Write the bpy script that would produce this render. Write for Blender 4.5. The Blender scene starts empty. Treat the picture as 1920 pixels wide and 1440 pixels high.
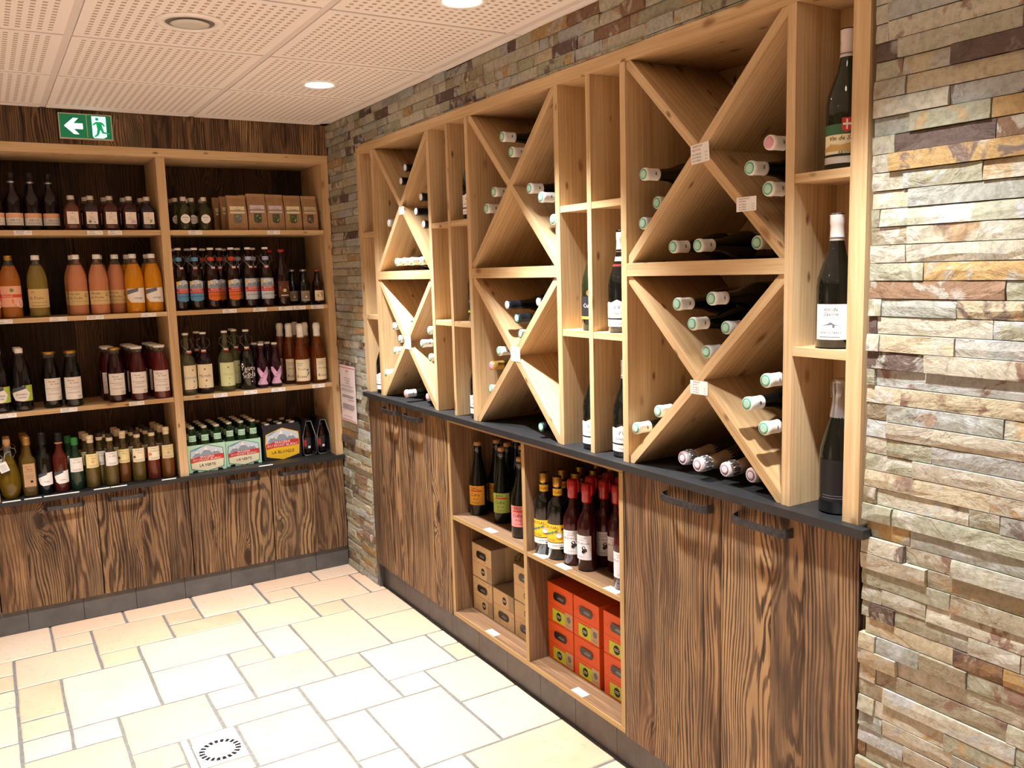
import bpy, math, random
from mathutils import Vector
random.seed(7)
S = bpy.context.scene
COL = S.collection
R_ = math.radians

# ------------------------------------------------------------------ camera, world, exposure
CAMP = (-1.56810, -4.32180, 1.55987)
F_PX = 1613.31
yaw, pit, rol = R_(31.34650), R_(-7.54555), R_(-1.61584)
fw = Vector((math.sin(yaw)*math.cos(pit), math.cos(yaw)*math.cos(pit), math.sin(pit)))
ri = Vector((math.cos(yaw), -math.sin(yaw), 0)); up = ri.cross(fw)
r2 = math.cos(rol)*ri + math.sin(rol)*up; u2 = -math.sin(rol)*ri + math.cos(rol)*up
cd = bpy.data.cameras.new('camera'); cam = bpy.data.objects.new('camera', cd); COL.objects.link(cam)
cd.sensor_fit = 'HORIZONTAL'; cd.sensor_width = 36; cd.lens = 36*F_PX/1920; cd.clip_start = .05
from mathutils import Matrix
M = Matrix((r2, u2, -fw)).transposed().to_4x4(); M.translation = Vector(CAMP)
cam.matrix_world = M
S.camera = cam
S.view_settings.view_transform = 'Standard'; S.view_settings.look = 'None'
S.view_settings.exposure = .0; S.view_settings.gamma = 1; S.view_settings.use_curve_mapping = False
W = bpy.data.worlds.new('world'); S.world = W; W.use_nodes = True
W.node_tree.nodes['Background'].inputs[0].default_value = (1, .97, .94, 1)
W.node_tree.nodes['Background'].inputs[1].default_value = .03
LAMP_W = 392.0
LAMP_COL = (1, .985, .98)
CEIL = 2.311

# ------------------------------------------------------------------ helpers
def tag(o, label=None, cat=None, group=None, kind=None):
    if label: o['label'] = label
    if cat: o['category'] = cat
    if group: o['group'] = group
    if kind: o['kind'] = kind
    return o
def lin(c):
    if isinstance(c, str): c = tuple(int(c[i:i+2], 16) for i in (0, 2, 4))
    return tuple((x/255/12.92 if x/255 <= .04045 else ((x/255+.055)/1.055)**2.4) for x in c)+(1,)

class MB:
    def __init__(s): s.v=[]; s.f=[]; s.m=[]; s.sm=[]; s.mats=[]; s.g=[]
    def mi(s, mat):
        if mat not in s.mats: s.mats.append(mat)
        return s.mats.index(mat)
    def add(s, vs, fs, mat, grain=None, smooth=False):
        b = len(s.v); k = s.mi(mat)
        s.v += [tuple(p) for p in vs]
        s.g += (grain if grain else [tuple(p) for p in vs])
        for f in fs: s.f.append(tuple(b+i for i in f)); s.m.append(k); s.sm.append(smooth)
    def box(s, x0,x1,y0,y1,z0,z1, mat, grain='z'):
        vs=[(x,y,z) for x in (x0,x1) for y in (y0,y1) for z in (z0,z1)]
        fs=[(0,1,3,2),(4,6,7,5),(0,4,5,1),(2,3,7,6),(0,2,6,4),(1,5,7,3)]
        s.add(vs, fs, mat, gr(vs, grain))
        return s
    def prism(s, poly, a0, a1, mat, axis='x', gdir=None):
        # poly in the plane across axis; x: (y,z)  y: (x,z)  z: (x,y)
        def P(p,a): return (a,p[0],p[1]) if axis=='x' else ((p[0],a,p[1]) if axis=='y' else (p[0],p[1],a))
        n=len(poly); vs=[P(p,a0) for p in poly]+[P(p,a1) for p in poly]
        fs=[tuple(range(n)), tuple(range(2*n-1,n-1,-1))]+[(i,i+n,(i+1)%n+n,(i+1)%n) for i in range(n)]
        g=None
        if gdir:
            d=Vector(gdir).normalized(); o=Vector((random.random()*5,random.random()*5,random.random()*9))
            e=Vector((1,0,0)); h=d.cross(e)
            g=[(Vector(p).dot(e)+o.x, Vector(p).dot(h)+o.y, Vector(p).dot(d)+o.z) for p in vs]
        s.add(vs, fs, mat, g)
        return s
    def lathe(s, prof, mat, segs=18, sq=1.0, c=(0,0), smooth=True):
        # prof: (r,z) or (r,z,mat) where mat is used for the band that starts there
        n=len(prof)
        def ring(r):
            o=[]
            for i in range(segs):
                a=2*math.pi*(i+.5)/segs; ca,sa=math.cos(a),math.sin(a)
                if sq!=1: k=(abs(ca)**(2/sq)+abs(sa)**(2/sq))**(-sq/2); ca*=k; sa*=k
                o.append((c[0]+r*ca, c[1]+r*sa))
            return o
        vs=[]
        for p in prof:
            if sq!=1 and p[0]<prof[1][0]*.62:
                vs += [(c[0]+p[0]*math.cos(2*math.pi*(i+.5)/segs), c[1]+p[0]*math.sin(2*math.pi*(i+.5)/segs), p[1]) for i in range(segs)]
            else: vs += [(x,y,p[1]) for x,y in ring(p[0])]
        b=len(s.v); s.v += vs; s.g += vs
        cur=mat
        for j in range(n-1):
            if len(prof[j])>2: cur=prof[j][2]
            k=s.mi(cur)
            for i in range(segs):
                a=b+j*segs+i; a2=b+j*segs+(i+1)%segs
                s.f.append((a,a2,a2+segs,a+segs)); s.m.append(k); s.sm.append(smooth)
        s.f.append(tuple(b+i for i in reversed(range(segs)))); s.m.append(s.mi(mat)); s.sm.append(False)
        s.f.append(tuple(b+(n-1)*segs+i for i in range(segs))); s.m.append(s.mi(cur)); s.sm.append(False)
        return s
    def tube(s, pts, r, mat, segs=5):
        P=[Vector(p) for p in pts]; n=len(P); vs=[]
        for i,p in enumerate(P):
            d=(P[min(i+1,n-1)]-P[max(i-1,0)]).normalized()
            a=d.cross(Vector((0,0,1)) if abs(d.z)<.9 else Vector((1,0,0))).normalized(); b=d.cross(a)
            vs += [tuple(p+r*(math.cos(2*math.pi*k/segs)*a+math.sin(2*math.pi*k/segs)*b)) for k in range(segs)]
        fs=[(i*segs+k,i*segs+(k+1)%segs,(i+1)*segs+(k+1)%segs,(i+1)*segs+k) for i in range(n-1) for k in range(segs)]
        fs += [tuple(range(segs)), tuple(range((n-1)*segs,n*segs))]
        s.add(vs, fs, mat, smooth=True)
        return s
    def mesh(s, name, off=(0,0,0)):
        me=bpy.data.meshes.new(name)
        me.from_pydata([(p[0]-off[0],p[1]-off[1],p[2]-off[2]) for p in s.v], [], s.f)
        for m in s.mats: me.materials.append(m)
        me.polygons.foreach_set('material_index', s.m); me.polygons.foreach_set('use_smooth', s.sm)
        at=me.attributes.new('grain','FLOAT_VECTOR','POINT')
        at.data.foreach_set('vector',[c for g in s.g for c in g])
        me.update()
        return me
def gr(vs, axis):
    # grain axis becomes z; the heart of the tree lies near the piece, so faces show cathedral figures
    c=[sum(v[i] for v in vs)/len(vs) for i in range(3)]
    k={'z':(0,1,2),'y':(0,2,1),'x':(1,2,0)}[axis]
    o=(-c[k[0]]+random.uniform(-.07,.07),-c[k[1]]+random.uniform(-.07,.07),random.random()*9)
    if axis=='z': return [(x+o[0],y+o[1],z+o[2]) for x,y,z in vs]
    if axis=='y': return [(x+o[0],z+o[1],y+o[2]) for x,y,z in vs]
    return [(y+o[0],z+o[1],x+o[2]) for x,y,z in vs]

ROOTLOC={}
def thing(name, loc, label=None, cat=None, group=None, rot=(0,0,0), kind=None):
    o=bpy.data.objects.new(name,None); COL.objects.link(o); o.location=loc; o.rotation_euler=rot
    o.empty_display_size=.05; ROOTLOC[o]=loc
    return tag(o,label,cat,group,kind)
def part(name, mb, parent, label=None, kind=None):
    """mb holds world coordinates (parents here are unrotated)"""
    loc=ROOTLOC.get(parent,(0,0,0)) if parent else (0,0,0)
    o=bpy.data.objects.new(name, mb.mesh(name,loc)); COL.objects.link(o); o.parent=parent
    if parent: ROOTLOC[o]=loc
    return tag(o,label,None,None,kind)
def solo(name, mb, loc, label, cat, group=None, kind=None):
    o=bpy.data.objects.new(name, mb.mesh(name,loc)); COL.objects.link(o); o.location=loc; ROOTLOC[o]=loc
    return tag(o,label,cat,group,kind)
def struct(name, mb):
    o=bpy.data.objects.new(name, mb.mesh(name)); COL.objects.link(o); ROOTLOC[o]=(0,0,0)
    return tag(o,kind='structure')

# ------------------------------------------------------------------ materials
MATS={}
def newmat(name):
    m=bpy.data.materials.new(name); m.use_nodes=True; nt=m.node_tree
    return m, nt, nt.nodes['Principled BSDF']
def plain(name, col, rough=.5, metal=0, trans=0, ior=1.45, emit=None, es=0, spec=.5, coat=0):
    if name in MATS: return MATS[name]
    m,nt,b=newmat(name)
    b.inputs['Base Color'].default_value=lin(col); b.inputs['Roughness'].default_value=rough
    b.inputs['Metallic'].default_value=metal; b.inputs['Transmission Weight'].default_value=trans
    b.inputs['IOR'].default_value=ior; b.inputs['Specular IOR Level'].default_value=spec
    b.inputs['Coat Weight'].default_value=coat
    if emit: b.inputs['Emission Color'].default_value=lin(emit); b.inputs['Emission Strength'].default_value=es
    MATS[name]=m; return m
class N:
    def __init__(s,nt): s.nt=nt
    def n(s,t,**k):
        x=s.nt.nodes.new(t)
        for a,b in k.items(): setattr(x,a,b)
        return x
    def l(s,a,b): s.nt.links.new(a,b)
    def math(s,op,a,b=None,c=None):
        x=s.n('ShaderNodeMath',operation=op)
        for i,v in enumerate((a,b,c)):
            if v is None: continue
            if isinstance(v,(int,float)): x.inputs[i].default_value=v
            else: s.l(v,x.inputs[i])
        return x.outputs[0]
    def scale(s,vec,sc):
        x=s.n('ShaderNodeVectorMath',operation='MULTIPLY'); s.l(vec,x.inputs[0]); x.inputs[1].default_value=sc
        return x.outputs[0]
    def vadd(s,a,b):
        x=s.n('ShaderNodeVectorMath',operation='ADD'); s.l(a,x.inputs[0]); s.l(b,x.inputs[1]); return x.outputs[0]
    def noise(s,vec,scale,detail=3,rough=.5,dist=0):
        x=s.n('ShaderNodeTexNoise'); s.l(vec,x.inputs['Vector']); x.inputs['Scale'].default_value=scale
        x.inputs['Detail'].default_value=detail; x.inputs['Roughness'].default_value=rough; x.inputs['Distortion'].default_value=dist
        return x.outputs['Fac']
    def ramp(s,fac,stops,interp='LINEAR'):
        x=s.n('ShaderNodeValToRGB'); x.color_ramp.interpolation=interp; e=x.color_ramp.elements
        while len(e)<len(stops): e.new(.5)
        for i,(p,c) in enumerate(stops): e[i].position=p; e[i].color=lin(c) if not isinstance(c,float) else (c,c,c,1)
        s.l(fac,x.inputs[0]); return x.outputs[0]
    def mix(s,fac,a,b,mode='MIX'):
        x=s.n('ShaderNodeMix',data_type='RGBA',blend_type=mode)
        if isinstance(fac,(int,float)): x.inputs[0].default_value=fac
        else: s.l(fac,x.inputs[0])
        for v,i in ((a,6),(b,7)):
            if isinstance(v,(tuple,list)): x.inputs[i].default_value=v
            elif isinstance(v,str): x.inputs[i].default_value=lin(v)
            else: s.l(v,x.inputs[i])
        return x.outputs[2]
    def bump(s,h,st,dist,bsdf):
        x=s.n('ShaderNodeBump'); x.inputs['Strength'].default_value=st; x.inputs['Distance'].default_value=dist
        s.l(h,x.inputs['Height']); s.l(x.outputs[0],bsdf.inputs['Normal'])
    def rnd(s):
        g=s.n('ShaderNodeNewGeometry'); o=s.n('ShaderNodeObjectInfo')
        return s.math('FRACT', s.math('ADD', s.math('MULTIPLY',g.outputs['Random Per Island'],3.7), s.math('MULTIPLY',o.outputs['Random'],7.3)))
    def grain(s):
        a=s.n('ShaderNodeAttribute'); a.attribute_name='grain'; return a.outputs['Vector']

def spruce_mat(name, base=('B4966C','D1B48A','DEC8A2'), knot=True):
    m,nt,b=newmat(name); q=N(nt); g=q.grain()
    fine=q.noise(q.scale(g,(1,1,.03)),170,3,.6,.3)
    wide=q.noise(q.scale(g,(1,1,.06)),22,2,.5,.6)
    w=q.n('ShaderNodeTexWave',wave_type='RINGS',rings_direction='Z'); q.l(q.scale(g,(1,1,.12)),w.inputs[0])
    w.inputs['Scale'].default_value=24; w.inputs['Distortion'].default_value=7; w.inputs['Detail'].default_value=2; w.inputs['Detail Scale'].default_value=.5
    f=q.math('ADD', q.math('MULTIPLY',fine,.48), q.math('ADD', q.math('MULTIPLY',wide,.44), q.math('MULTIPLY',w.outputs['Fac'],.08)))
    c=q.ramp(f,[(.30,base[0]),(.52,base[1]),(.72,base[2])])
    if knot:
        v=q.n('ShaderNodeTexVoronoi'); q.l(q.scale(g,(9,9,4.2)),v.inputs['Vector']); v.inputs['Scale'].default_value=1
        k=q.math('SUBTRACT',v.outputs['Distance'],q.math('MULTIPLY',q.noise(g,70,2),.05))
        km=q.ramp(k,[(.02,.85),(.06,.5),(.09,.12),(.15,0.0)])
        c=q.mix(km,c,'86603C')
        v2=q.n('ShaderNodeTexVoronoi'); q.l(q.scale(g,(15,15,6.5)),v2.inputs['Vector']); v2.inputs['Scale'].default_value=1
        c=q.mix(q.ramp(v2.outputs['Distance'],[(.03,.9),(.07,.55),(.11,0.0)]),c,'6E4A2C')
    tint=q.ramp(q.rnd(),[(0,'EEE4D6'),(.5,'FFFFFF'),(1,'F7F0E6')])
    c=q.mix(.8,c,tint,'MULTIPLY')
    q.l(c,b.inputs['Base Color']); b.inputs['Roughness'].default_value=.55; b.inputs['Specular IOR Level'].default_value=.3
    q.bump(f,.10,.002,b); MATS[name]=m; return m
def rustic_mat(name, dark='2C2119', mid='5C4936', light='86705A', hi='AB926F', grey='645B50', k=1.0):
    m,nt,b=newmat(name); q=N(nt); g=q.grain(); r=q.rnd()
    # slow sideways drift of the grain, rings round a heart near the board, fine saw grain, dark knots
    dr=q.n('ShaderNodeTexNoise'); q.l(q.scale(g,(1,1,.35)),dr.inputs['Vector']); dr.inputs['Scale'].default_value=4.5; dr.inputs['Detail'].default_value=2
    v=q.n('ShaderNodeTexVoronoi'); q.l(q.vadd(q.scale(g,(5.0,5.0,2.3)),q.scale(dr.outputs['Color'],(.3,.3,.2))),v.inputs['Vector']); v.inputs['Scale'].default_value=1
    near=q.math('MAXIMUM',q.math('SUBTRACT',.42,v.outputs['Distance']),0.0); push=q.math('MULTIPLY',q.math('MULTIPLY',near,near),.34)
    pv=q.n('ShaderNodeCombineXYZ'); q.l(push,pv.inputs[0]); q.l(push,pv.inputs[1])
    gd=q.vadd(q.vadd(g,q.scale(dr.outputs['Color'],(.08,.08,0))),pv.outputs[0])
    w=q.n('ShaderNodeTexWave',wave_type='RINGS',rings_direction='Z'); q.l(q.scale(gd,(1.0,1.0,.06)),w.inputs[0])
    w.inputs['Scale'].default_value=34*k; w.inputs['Distortion'].default_value=8; w.inputs['Detail'].default_value=4
    w.inputs['Detail Scale'].default_value=.8; w.inputs['Detail Roughness'].default_value=.65
    ww=q.ramp(w.outputs['Fac'],[(.15,0.0),(.50,.62),(.85,1.0)])
    fine=q.noise(q.scale(g,(1,1,.022)),330,4,.7)
    mid_=q.noise(q.scale(gd,(1,1,.04)),60,3,.65,.5)
    big=q.noise(q.scale(g,(1,1,.2)),9,4,.62,.8)
    wt=q.math('MULTIPLY',q.math('MULTIPLY_ADD',q.math('FRACT',q.math('MULTIPLY',r,3.3)),.30,.10),q.ramp(q.noise(q.scale(g,(1,1,.25)),10,2),[(.36,.35),(.60,1.0)]))
    f=q.math('ADD', q.math('MULTIPLY',ww,wt), q.math('ADD', q.math('MULTIPLY',fine,.36), q.math('ADD',q.math('MULTIPLY',mid_,.30),q.math('MULTIPLY',big,.36))))
    c=q.ramp(f,[(.42,dark),(.53,mid),(.64,light),(.76,hi)])
    crack=q.ramp(q.noise(q.scale(gd,(1,1,.02)),60,2,.5),[(.30,.85),(.34,0.0)]); c=q.mix(crack,c,'17100B')
    km=q.ramp(q.math('SUBTRACT',v.outputs['Distance'],q.math('MULTIPLY',q.noise(g,38,3,.6),.08)),[(.0,.9),(.05,.8),(.075,.25),(.11,0.0)])
    c=q.mix(km,c,'2A1D14')
    gm=q.ramp(q.noise(q.scale(g,(1,1,.3)),5,3,.6),[(.48,0.0),(.75,.7)])
    c=q.mix(gm,c,grey)
    tint=q.ramp(q.math('FRACT',q.math('MULTIPLY',r,5.3)),[(0,'A8937F'),(.3,'F2DFC8'),(.5,'FFEFD8'),(.7,'BCA792'),(.85,'FFE6C8'),(1,'D8C8B8')])
    c=q.mix(.85,c,tint,'MULTIPLY')
    q.l(c,b.inputs['Base Color']); b.inputs['Roughness'].default_value=.6; b.inputs['Specular IOR Level'].default_value=.3
    q.bump(f,.5,.003,b); MATS[name]=m; return m
SPR=spruce_mat('spruce'); RUS=rustic_mat('rustic_wood'); RUSD=rustic_mat('rustic_wood_dark','1E1610','3E2F22','5C4834','6E583F','43392F')
LAM=spruce_mat('brown_laminate',('5C4632','7C6149','987A5C'),False)
LAME=spruce_mat('laminate_edge',('96784D','AE9162','BCA072'),False)
def stone_mat():
    m,nt,b=newmat('split_stone'); q=N(nt); geo=q.n('ShaderNodeNewGeometry'); P=geo.outputs['Position']
    r=q.rnd(); rv=q.n('ShaderNodeCombineXYZ'); q.l(q.math('MULTIPLY',r,37.0),rv.inputs[0]); q.l(q.math('MULTIPLY',r,11.0),rv.inputs[1])
    PP=q.vadd(P,rv.outputs[0])
    a=q.ramp(r,[(0,'9A9A85'),(.12,'ABA997'),(.25,'B9B5A4'),(.38,'A8ABA8'),(.46,'B8AE94'),(.55,'98907A'),(.62,'AC9062'),(.68,'856A54'),(.74,'5F504A'),(.80,'9D9E8A'),(.88,'B5B1A2'),(.95,'9A9D94')],'CONSTANT')
    b2=q.ramp(q.math('FRACT',q.math('MULTIPLY',r,9.1)),[(0,'A7A69B'),(.3,'AE946C'),(.42,'86685A'),(.52,'BBB7AD'),(.8,'6A5C58'),(.88,'ADB1B2')],'CONSTANT')
    nz=q.noise(PP,14,5,.62,.9)
    c=q.mix(q.ramp(nz,[(.54,0.0),(.60,.9)]),a,b2)
    c=q.mix(q.ramp(q.noise(PP,6.5,6,.68,.5),[(.60,0.0),(.66,.8)]),c,q.ramp(q.noise(PP,30,3),[(.35,'6B524A'),(.6,'A08058')]))
    f2=q.noise(PP,70,5,.7)
    c=q.mix(.5,c,q.ramp(f2,[(.3,'8F8C86'),(.55,'F4F2EE'),(.8,'FFFFFF')]),'MULTIPLY')
    c=q.mix(q.ramp(q.noise(PP,9,4,.6),[(.62,0.0),(.74,.5)]),c,'C9CCC8')
    q.l(c,b.inputs['Base Color']); b.inputs['Roughness'].default_value=.72; b.inputs['Specular IOR Level'].default_value=.35
    h=q.math('ADD',q.ramp(q.noise(q.scale(PP,(1,1,1.5)),8,6,.60,.7),[(.36,0.0),(.46,.40),(.49,.62),(.64,1.0)]),q.math('MULTIPLY',q.noise(PP,150,3,.6),.22))
    q.bump(h,.6,.004,b); MATS['stone']=m; return m
STN=stone_mat()
def tile_mat():
    m,nt,b=newmat('terracotta_tile'); q=N(nt); P=q.n('ShaderNodeNewGeometry').outputs['Position']; r=q.rnd()
    a=q.ramp(r,[(0,'C2A68C'),(.25,'BA967A'),(.5,'C4AF98'),(.7,'BF9C80'),(.85,'C3AE94'),(.95,'BEA089')],'CONSTANT')
    n1=q.noise(P,3.4,4,.6,.5); c=q.mix(q.ramp(n1,[(.35,0.0),(.68,.75)]),a,'CBA68C')
    n2=q.noise(P,40,4,.65); c=q.mix(q.ramp(n2,[(.58,0.0),(.74,.6)]),c,'A67C5C')
    q.l(c,b.inputs['Base Color']); b.inputs['Roughness'].default_value=.5; b.inputs['Specular IOR Level'].default_value=.4
    q.bump(q.noise(P,26,4,.6),.25,.003,b); MATS['tile']=m; return m
TIL=tile_mat()
def noisy(name,c1,c2,scale,rough=.6,bump=.1,metal=0):
    m,nt,b=newmat(name); q=N(nt); P=q.n('ShaderNodeNewGeometry').outputs['Position']
    f=q.noise(P,scale,4,.6); q.l(q.ramp(f,[(.3,c1),(.7,c2)]),b.inputs['Base Color'])
    b.inputs['Roughness'].default_value=rough; b.inputs['Metallic'].default_value=metal
    if bump: q.bump(f,bump,.002,b)
    MATS[name]=m; return m
GROUT=noisy('grey_grout','5C5B59','716F6C',60,.9)
KICK=noisy('dark_grey_tile','4B4A4A','5E5C5B',12,.45,.05)
WORK=noisy('black_worktop','1B1C1E','242527',30,.5,.02)
PLAST=noisy('greige_plaster','A79C8C','B2A898',20,.9)
CARD=noisy('kraft_paper','9C7A58','B08C66',30,.8)
CWHITE=plain('ceiling_white','EDEAE8',.85)
def perf_mat():
    m,nt,b=newmat('perforated_panel'); q=N(nt); g=q.grain()
    s=q.n('ShaderNodeSeparateXYZ'); q.l(g,s.inputs[0])
    p=.0285
    def inhole(o):
        fr=q.math('FRACT',q.math('MULTIPLY',o,1/p)); return q.math('MULTIPLY',q.math('GREATER_THAN',fr,.27),q.math('LESS_THAN',fr,.73))
    def within(o): return q.math('LESS_THAN',q.math('ABSOLUTE',q.math('SUBTRACT',o,p*9.5)),p*9.5)
    x,y=s.outputs[0],s.outputs[1]
    h=q.math('MULTIPLY',q.math('MULTIPLY',inhole(x),inhole(y)),q.math('MULTIPLY',within(x),within(y)))
    q.l(q.mix(h,'EDEAE8','AFA296'),b.inputs['Base Color']); b.inputs['Roughness'].default_value=.85
    q.bump(q.math('SUBTRACT',1.0,h),1,.004,b)
    MATS['perf']=m; return m
PERF=perf_mat()
WHITE=plain('white_paper','F1EEEA',.7); INK=plain('black_ink','1A1A1C',.7); CREAM=plain('cream_paper','EFE6C4',.7)
PALEY=plain('pale_yellow_paper','EBDDA0',.7); KLAB=plain('kraft_label','D8BE86',.7)
DGL=plain('dark_bottle_glass','0C0F0B',.06,spec=.6,coat=.3); BGL=plain('brown_bottle_glass','22100A',.06,spec=.6)
GGL=plain('green_bottle_glass','2E5B2A',.04,trans=.75); CGL=plain('clear_glass','E4E8E0',.03,trans=.95)
OILG=plain('olive_oil_glass','B5962A',.03,trans=.8); PNK=plain('pink_print','E9A0A4',.7); RED=plain('red_print','C93A34',.6)
ORG=plain('orange_print','E0702E',.6); BLU=plain('blue_print','5E9CC9',.6); LAV=plain('lavender_print','A9B4DA',.6); GRN=plain('green_print','5E9A5C',.6)
LIME=plain('lime_print','B4CC4E',.6); YEL=plain('yellow_print','F2C12E',.6); GOLD=plain('gold_metal','C9A04A',.3,metal=.9); MGREY=plain('grey_print','6E747C',.7)
PUR=plain('purple_print','8C4E98',.7); LPK=plain('pale_pink_print','E3B9DD',.7); WPL=plain('white_plastic','F2F1EE',.35); BPL=plain('black_plastic','141315',.35)
SILV=plain('silver_foil','C9CBD0',.28,metal=.9); STEEL=plain('steel_wire','B9B9B9',.3,metal=1); MINT=plain('mint_card','B4DFC6',.6); MINTD=plain('dark_mint_print','3E7E66',.6)
REDP=plain('red_rubber','B82A2A',.45); WAX=plain('red_wax','A5161C',.3,coat=.3); PEW=noisy('pewter_metal','3B3C3F','55565A',80,.4,.15,.8)
SNOW=plain('mountain_print','C9D6E2',.6); ROCK=plain('rock_print','8D9BAA',.6); CAPG=plain('green_capsule_top','5FAF8C',.4); CAPP=plain('pink_capsule_top','D9A3AE',.4)
CAPW=plain('white_capsule','EFEFEC',.35); NAVY=plain('black_capsule','15181F',.35); CORK=plain('cork','B58A5C',.8); TAUPE=plain('taupe_foil','9C8A72',.4,metal=.4)

# ------------------------------------------------------------------ lettering
TXT={}
def txt(s, res=1):
    if s in TXT: return TXT[s]
    c=bpy.data.curves.new('t','FONT'); c.body=s; c.size=1; c.resolution_u=res
    o=bpy.data.objects.new('t',c); COL.objects.link(o)
    dg=bpy.context.evaluated_depsgraph_get(); me=bpy.data.meshes.new_from_object(o.evaluated_get(dg))
    vs=[(v.co.x,v.co.y) for v in me.vertices]; fs=[tuple(p.vertices) for p in me.polygons]
    if vs:
        x0=min(v[0] for v in vs); x1=max(v[0] for v in vs); y0=min(v[1] for v in vs); y1=max(v[1] for v in vs)
        h=max(y1-y0,1e-3); vs=[((x-(x0+x1)/2)/h,(y-(y0+y1)/2)/h) for x,y in vs]
        w=(x1-x0)/h
    else: w=0
    bpy.data.objects.remove(o); bpy.data.curves.remove(c); bpy.data.meshes.remove(me)
    TXT[s]=(vs,fs,w); return TXT[s]
def clip(P,x,sg):
    out=[]
    for i in range(len(P)):
        a,b=P[i],P[(i+1)%len(P)]; da,db=(a[0]-x)*sg,(b[0]-x)*sg
        if da>=0: out.append(a)
        if (da>=0)!=(db>=0):
            t=da/(da-db); out.append((x,a[1]+(b[1]-a[1])*t))
    return out
class Sheet:
    """flat print laid on a surface: fn(s,t,h) -> 3D point, h the height above the surface"""
    def __init__(s, mb, fn, w, h, step=None): s.mb=mb; s.fn=fn; s.w=w; s.h=h; s.k=0; s.step=step
    def rect(s,u0,u1,v0,v1,mat):
        u0,u1,v0,v1=[a*b for a,b in ((u0,s.w),(u1,s.w),(v0,s.h),(v1,s.h))]
        n=1 if not s.step else max(1,int(math.ceil((u1-u0)/s.step)))
        vs=[];fs=[]
        for i in range(n+1):
            u=u0+(u1-u0)*i/n; vs += [s.fn(u,v0,s.k),s.fn(u,v1,s.k)]
        for i in range(n): fs.append((2*i,2*i+2,2*i+3,2*i+1))
        s.mb.add(vs,fs,mat,smooth=bool(s.step)); s.k+=.00020; return s
    def poly(s,pts,mat):
        P=[(u*s.w,v*s.h) for u,v in pts]
        if not s.step: parts=[P]
        else:   # cut into upright strips so that the print follows the curve
            x0,x1=min(p[0] for p in P),max(p[0] for p in P); n=max(1,int(math.ceil((x1-x0)/s.step))); parts=[]
            for i in range(n):
                q=clip(clip(P,x0+(x1-x0)*i/n,1),x0+(x1-x0)*(i+1)/n,-1)
                if len(q)>2: parts.append(q)
        for q in parts: s.mb.add([s.fn(u,v,s.k) for u,v in q],[tuple(range(len(q)))],mat)
        s.k+=.00020; return s
    def disc(s,u,v,r,mat,n=16):
        s.mb.add([s.fn(u*s.w+r*math.cos(2*math.pi*i/n),v*s.h+r*math.sin(2*math.pi*i/n),s.k) for i in range(n)],[tuple(range(n))],mat); s.k+=.00020; return s
    def text(s,t,u,v,size,mat,maxw=.92,shear=0,rot=0):
        vs,fs,w=txt(t); hh=size*s.h
        if w*hh>maxw*s.w: hh=maxw*s.w/w
        cr,sr=math.cos(rot),math.sin(rot)
        P=[]
        for x,y in vs:
            x=(x+shear*y)*hh; y=y*hh; x,y=x*cr-y*sr,x*sr+y*cr
            P.append(s.fn(u*s.w+x,v*s.h+y,s.k))
        s.mb.add(P,fs,mat); return s
    def lines(s,u0,u1,v,n,dv,mat,th=.012):
        for i in range(n): s.rect(u0,u1-(.1 if i==n-1 else 0)*(u1-u0),v-i*dv-th/2,v-i*dv+th/2,mat); s.k-=.00020
        s.k+=.00020; return s
def curved(mb,r,w,z0,z1,step=.005):
    return Sheet(mb,lambda a,b,h:((r+.0005+h)*math.sin(a/r),-(r+.0005+h)*math.cos(a/r),z0+b),w,z1-z0,step)
def flatfront(mb,y,w,z0,z1,x=0):  # faces -Y
    return Sheet(mb,lambda a,b,h:(x+a,y-.0004-h,z0+b),w,z1-z0)
def sidex(mb,xf,yc,w,z0,z1):      # faces -X, reading direction towards -Y
    return Sheet(mb,lambda a,b,h:(xf-.0004-h,yc-a,z0+b),w,z1-z0)

# ------------------------------------------------------------------ floor
X0,Y0=-3.3,-6.0
fl=MB(); fl.box(X0,.36,Y0,.36,-.12,-.0032,GROUT); floor=struct('floor',fl)
gx=lambda i:-.06-.1535*i if i>=0 else .03
gy=lambda j:.02 if j==0 else -.145-.1525*(j-1)
# (col from the stone wall, row from the back, cols, rows); col 0 is the strip at the wall
known=[(10,0,2,2),(8,0,2,1),(6,0,2,1),(4,0,2,2),(2,0,2,1),(0,0,2,1),(9,1,1,1),(7,1,2,2),(6,1,1,1),(5,2,2,1),(3,2,2,2),(3,1,1,1),(1,1,2,2),(0,1,1,2),
 (2,3,1,1),(0,3,2,2),(0,5,2,2),(2,4,2,3),(4,4,1,2),(3,7,1,1),(1,7,2,2),(0,7,1,1),(0,8,1,1),(2,9,1,1),(0,9,2,2),(4,6,2,2),(5,5,1,1),(6,5,2,2),(6,7,1,1),
 (5,3,3,2),(8,3,1,1),(9,2,2,2),(11,2,1,1),(10,4,1,2),(8,4,2,3),(9,7,1,1),(7,7,2,2),(5,8,2,1),(5,9,2,2),(3,8,2,2),(4,10,1,2),(2,10,2,3),(0,11,2,2),(7,9,1,2),(9,8,2,2)]
GX,GY=22,39
occ=set(); tiles=[]
def puttile(c,r,w,h):
    for a in range(c,c+w):
        for b in range(r,r+h): occ.add((a,b))
    tiles.append((c,r,w,h))
def colx(c): return (gx(c-1), gx(c)) if c>0 else (.03, gx(0))
DRAIN=(7,9,1,2)
rf=random.Random(3)
for k in known:
    if all((a,b) not in occ for a in range(k[0],k[0]+k[2]) for b in range(k[1],k[1]+k[3])): puttile(*k)
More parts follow.
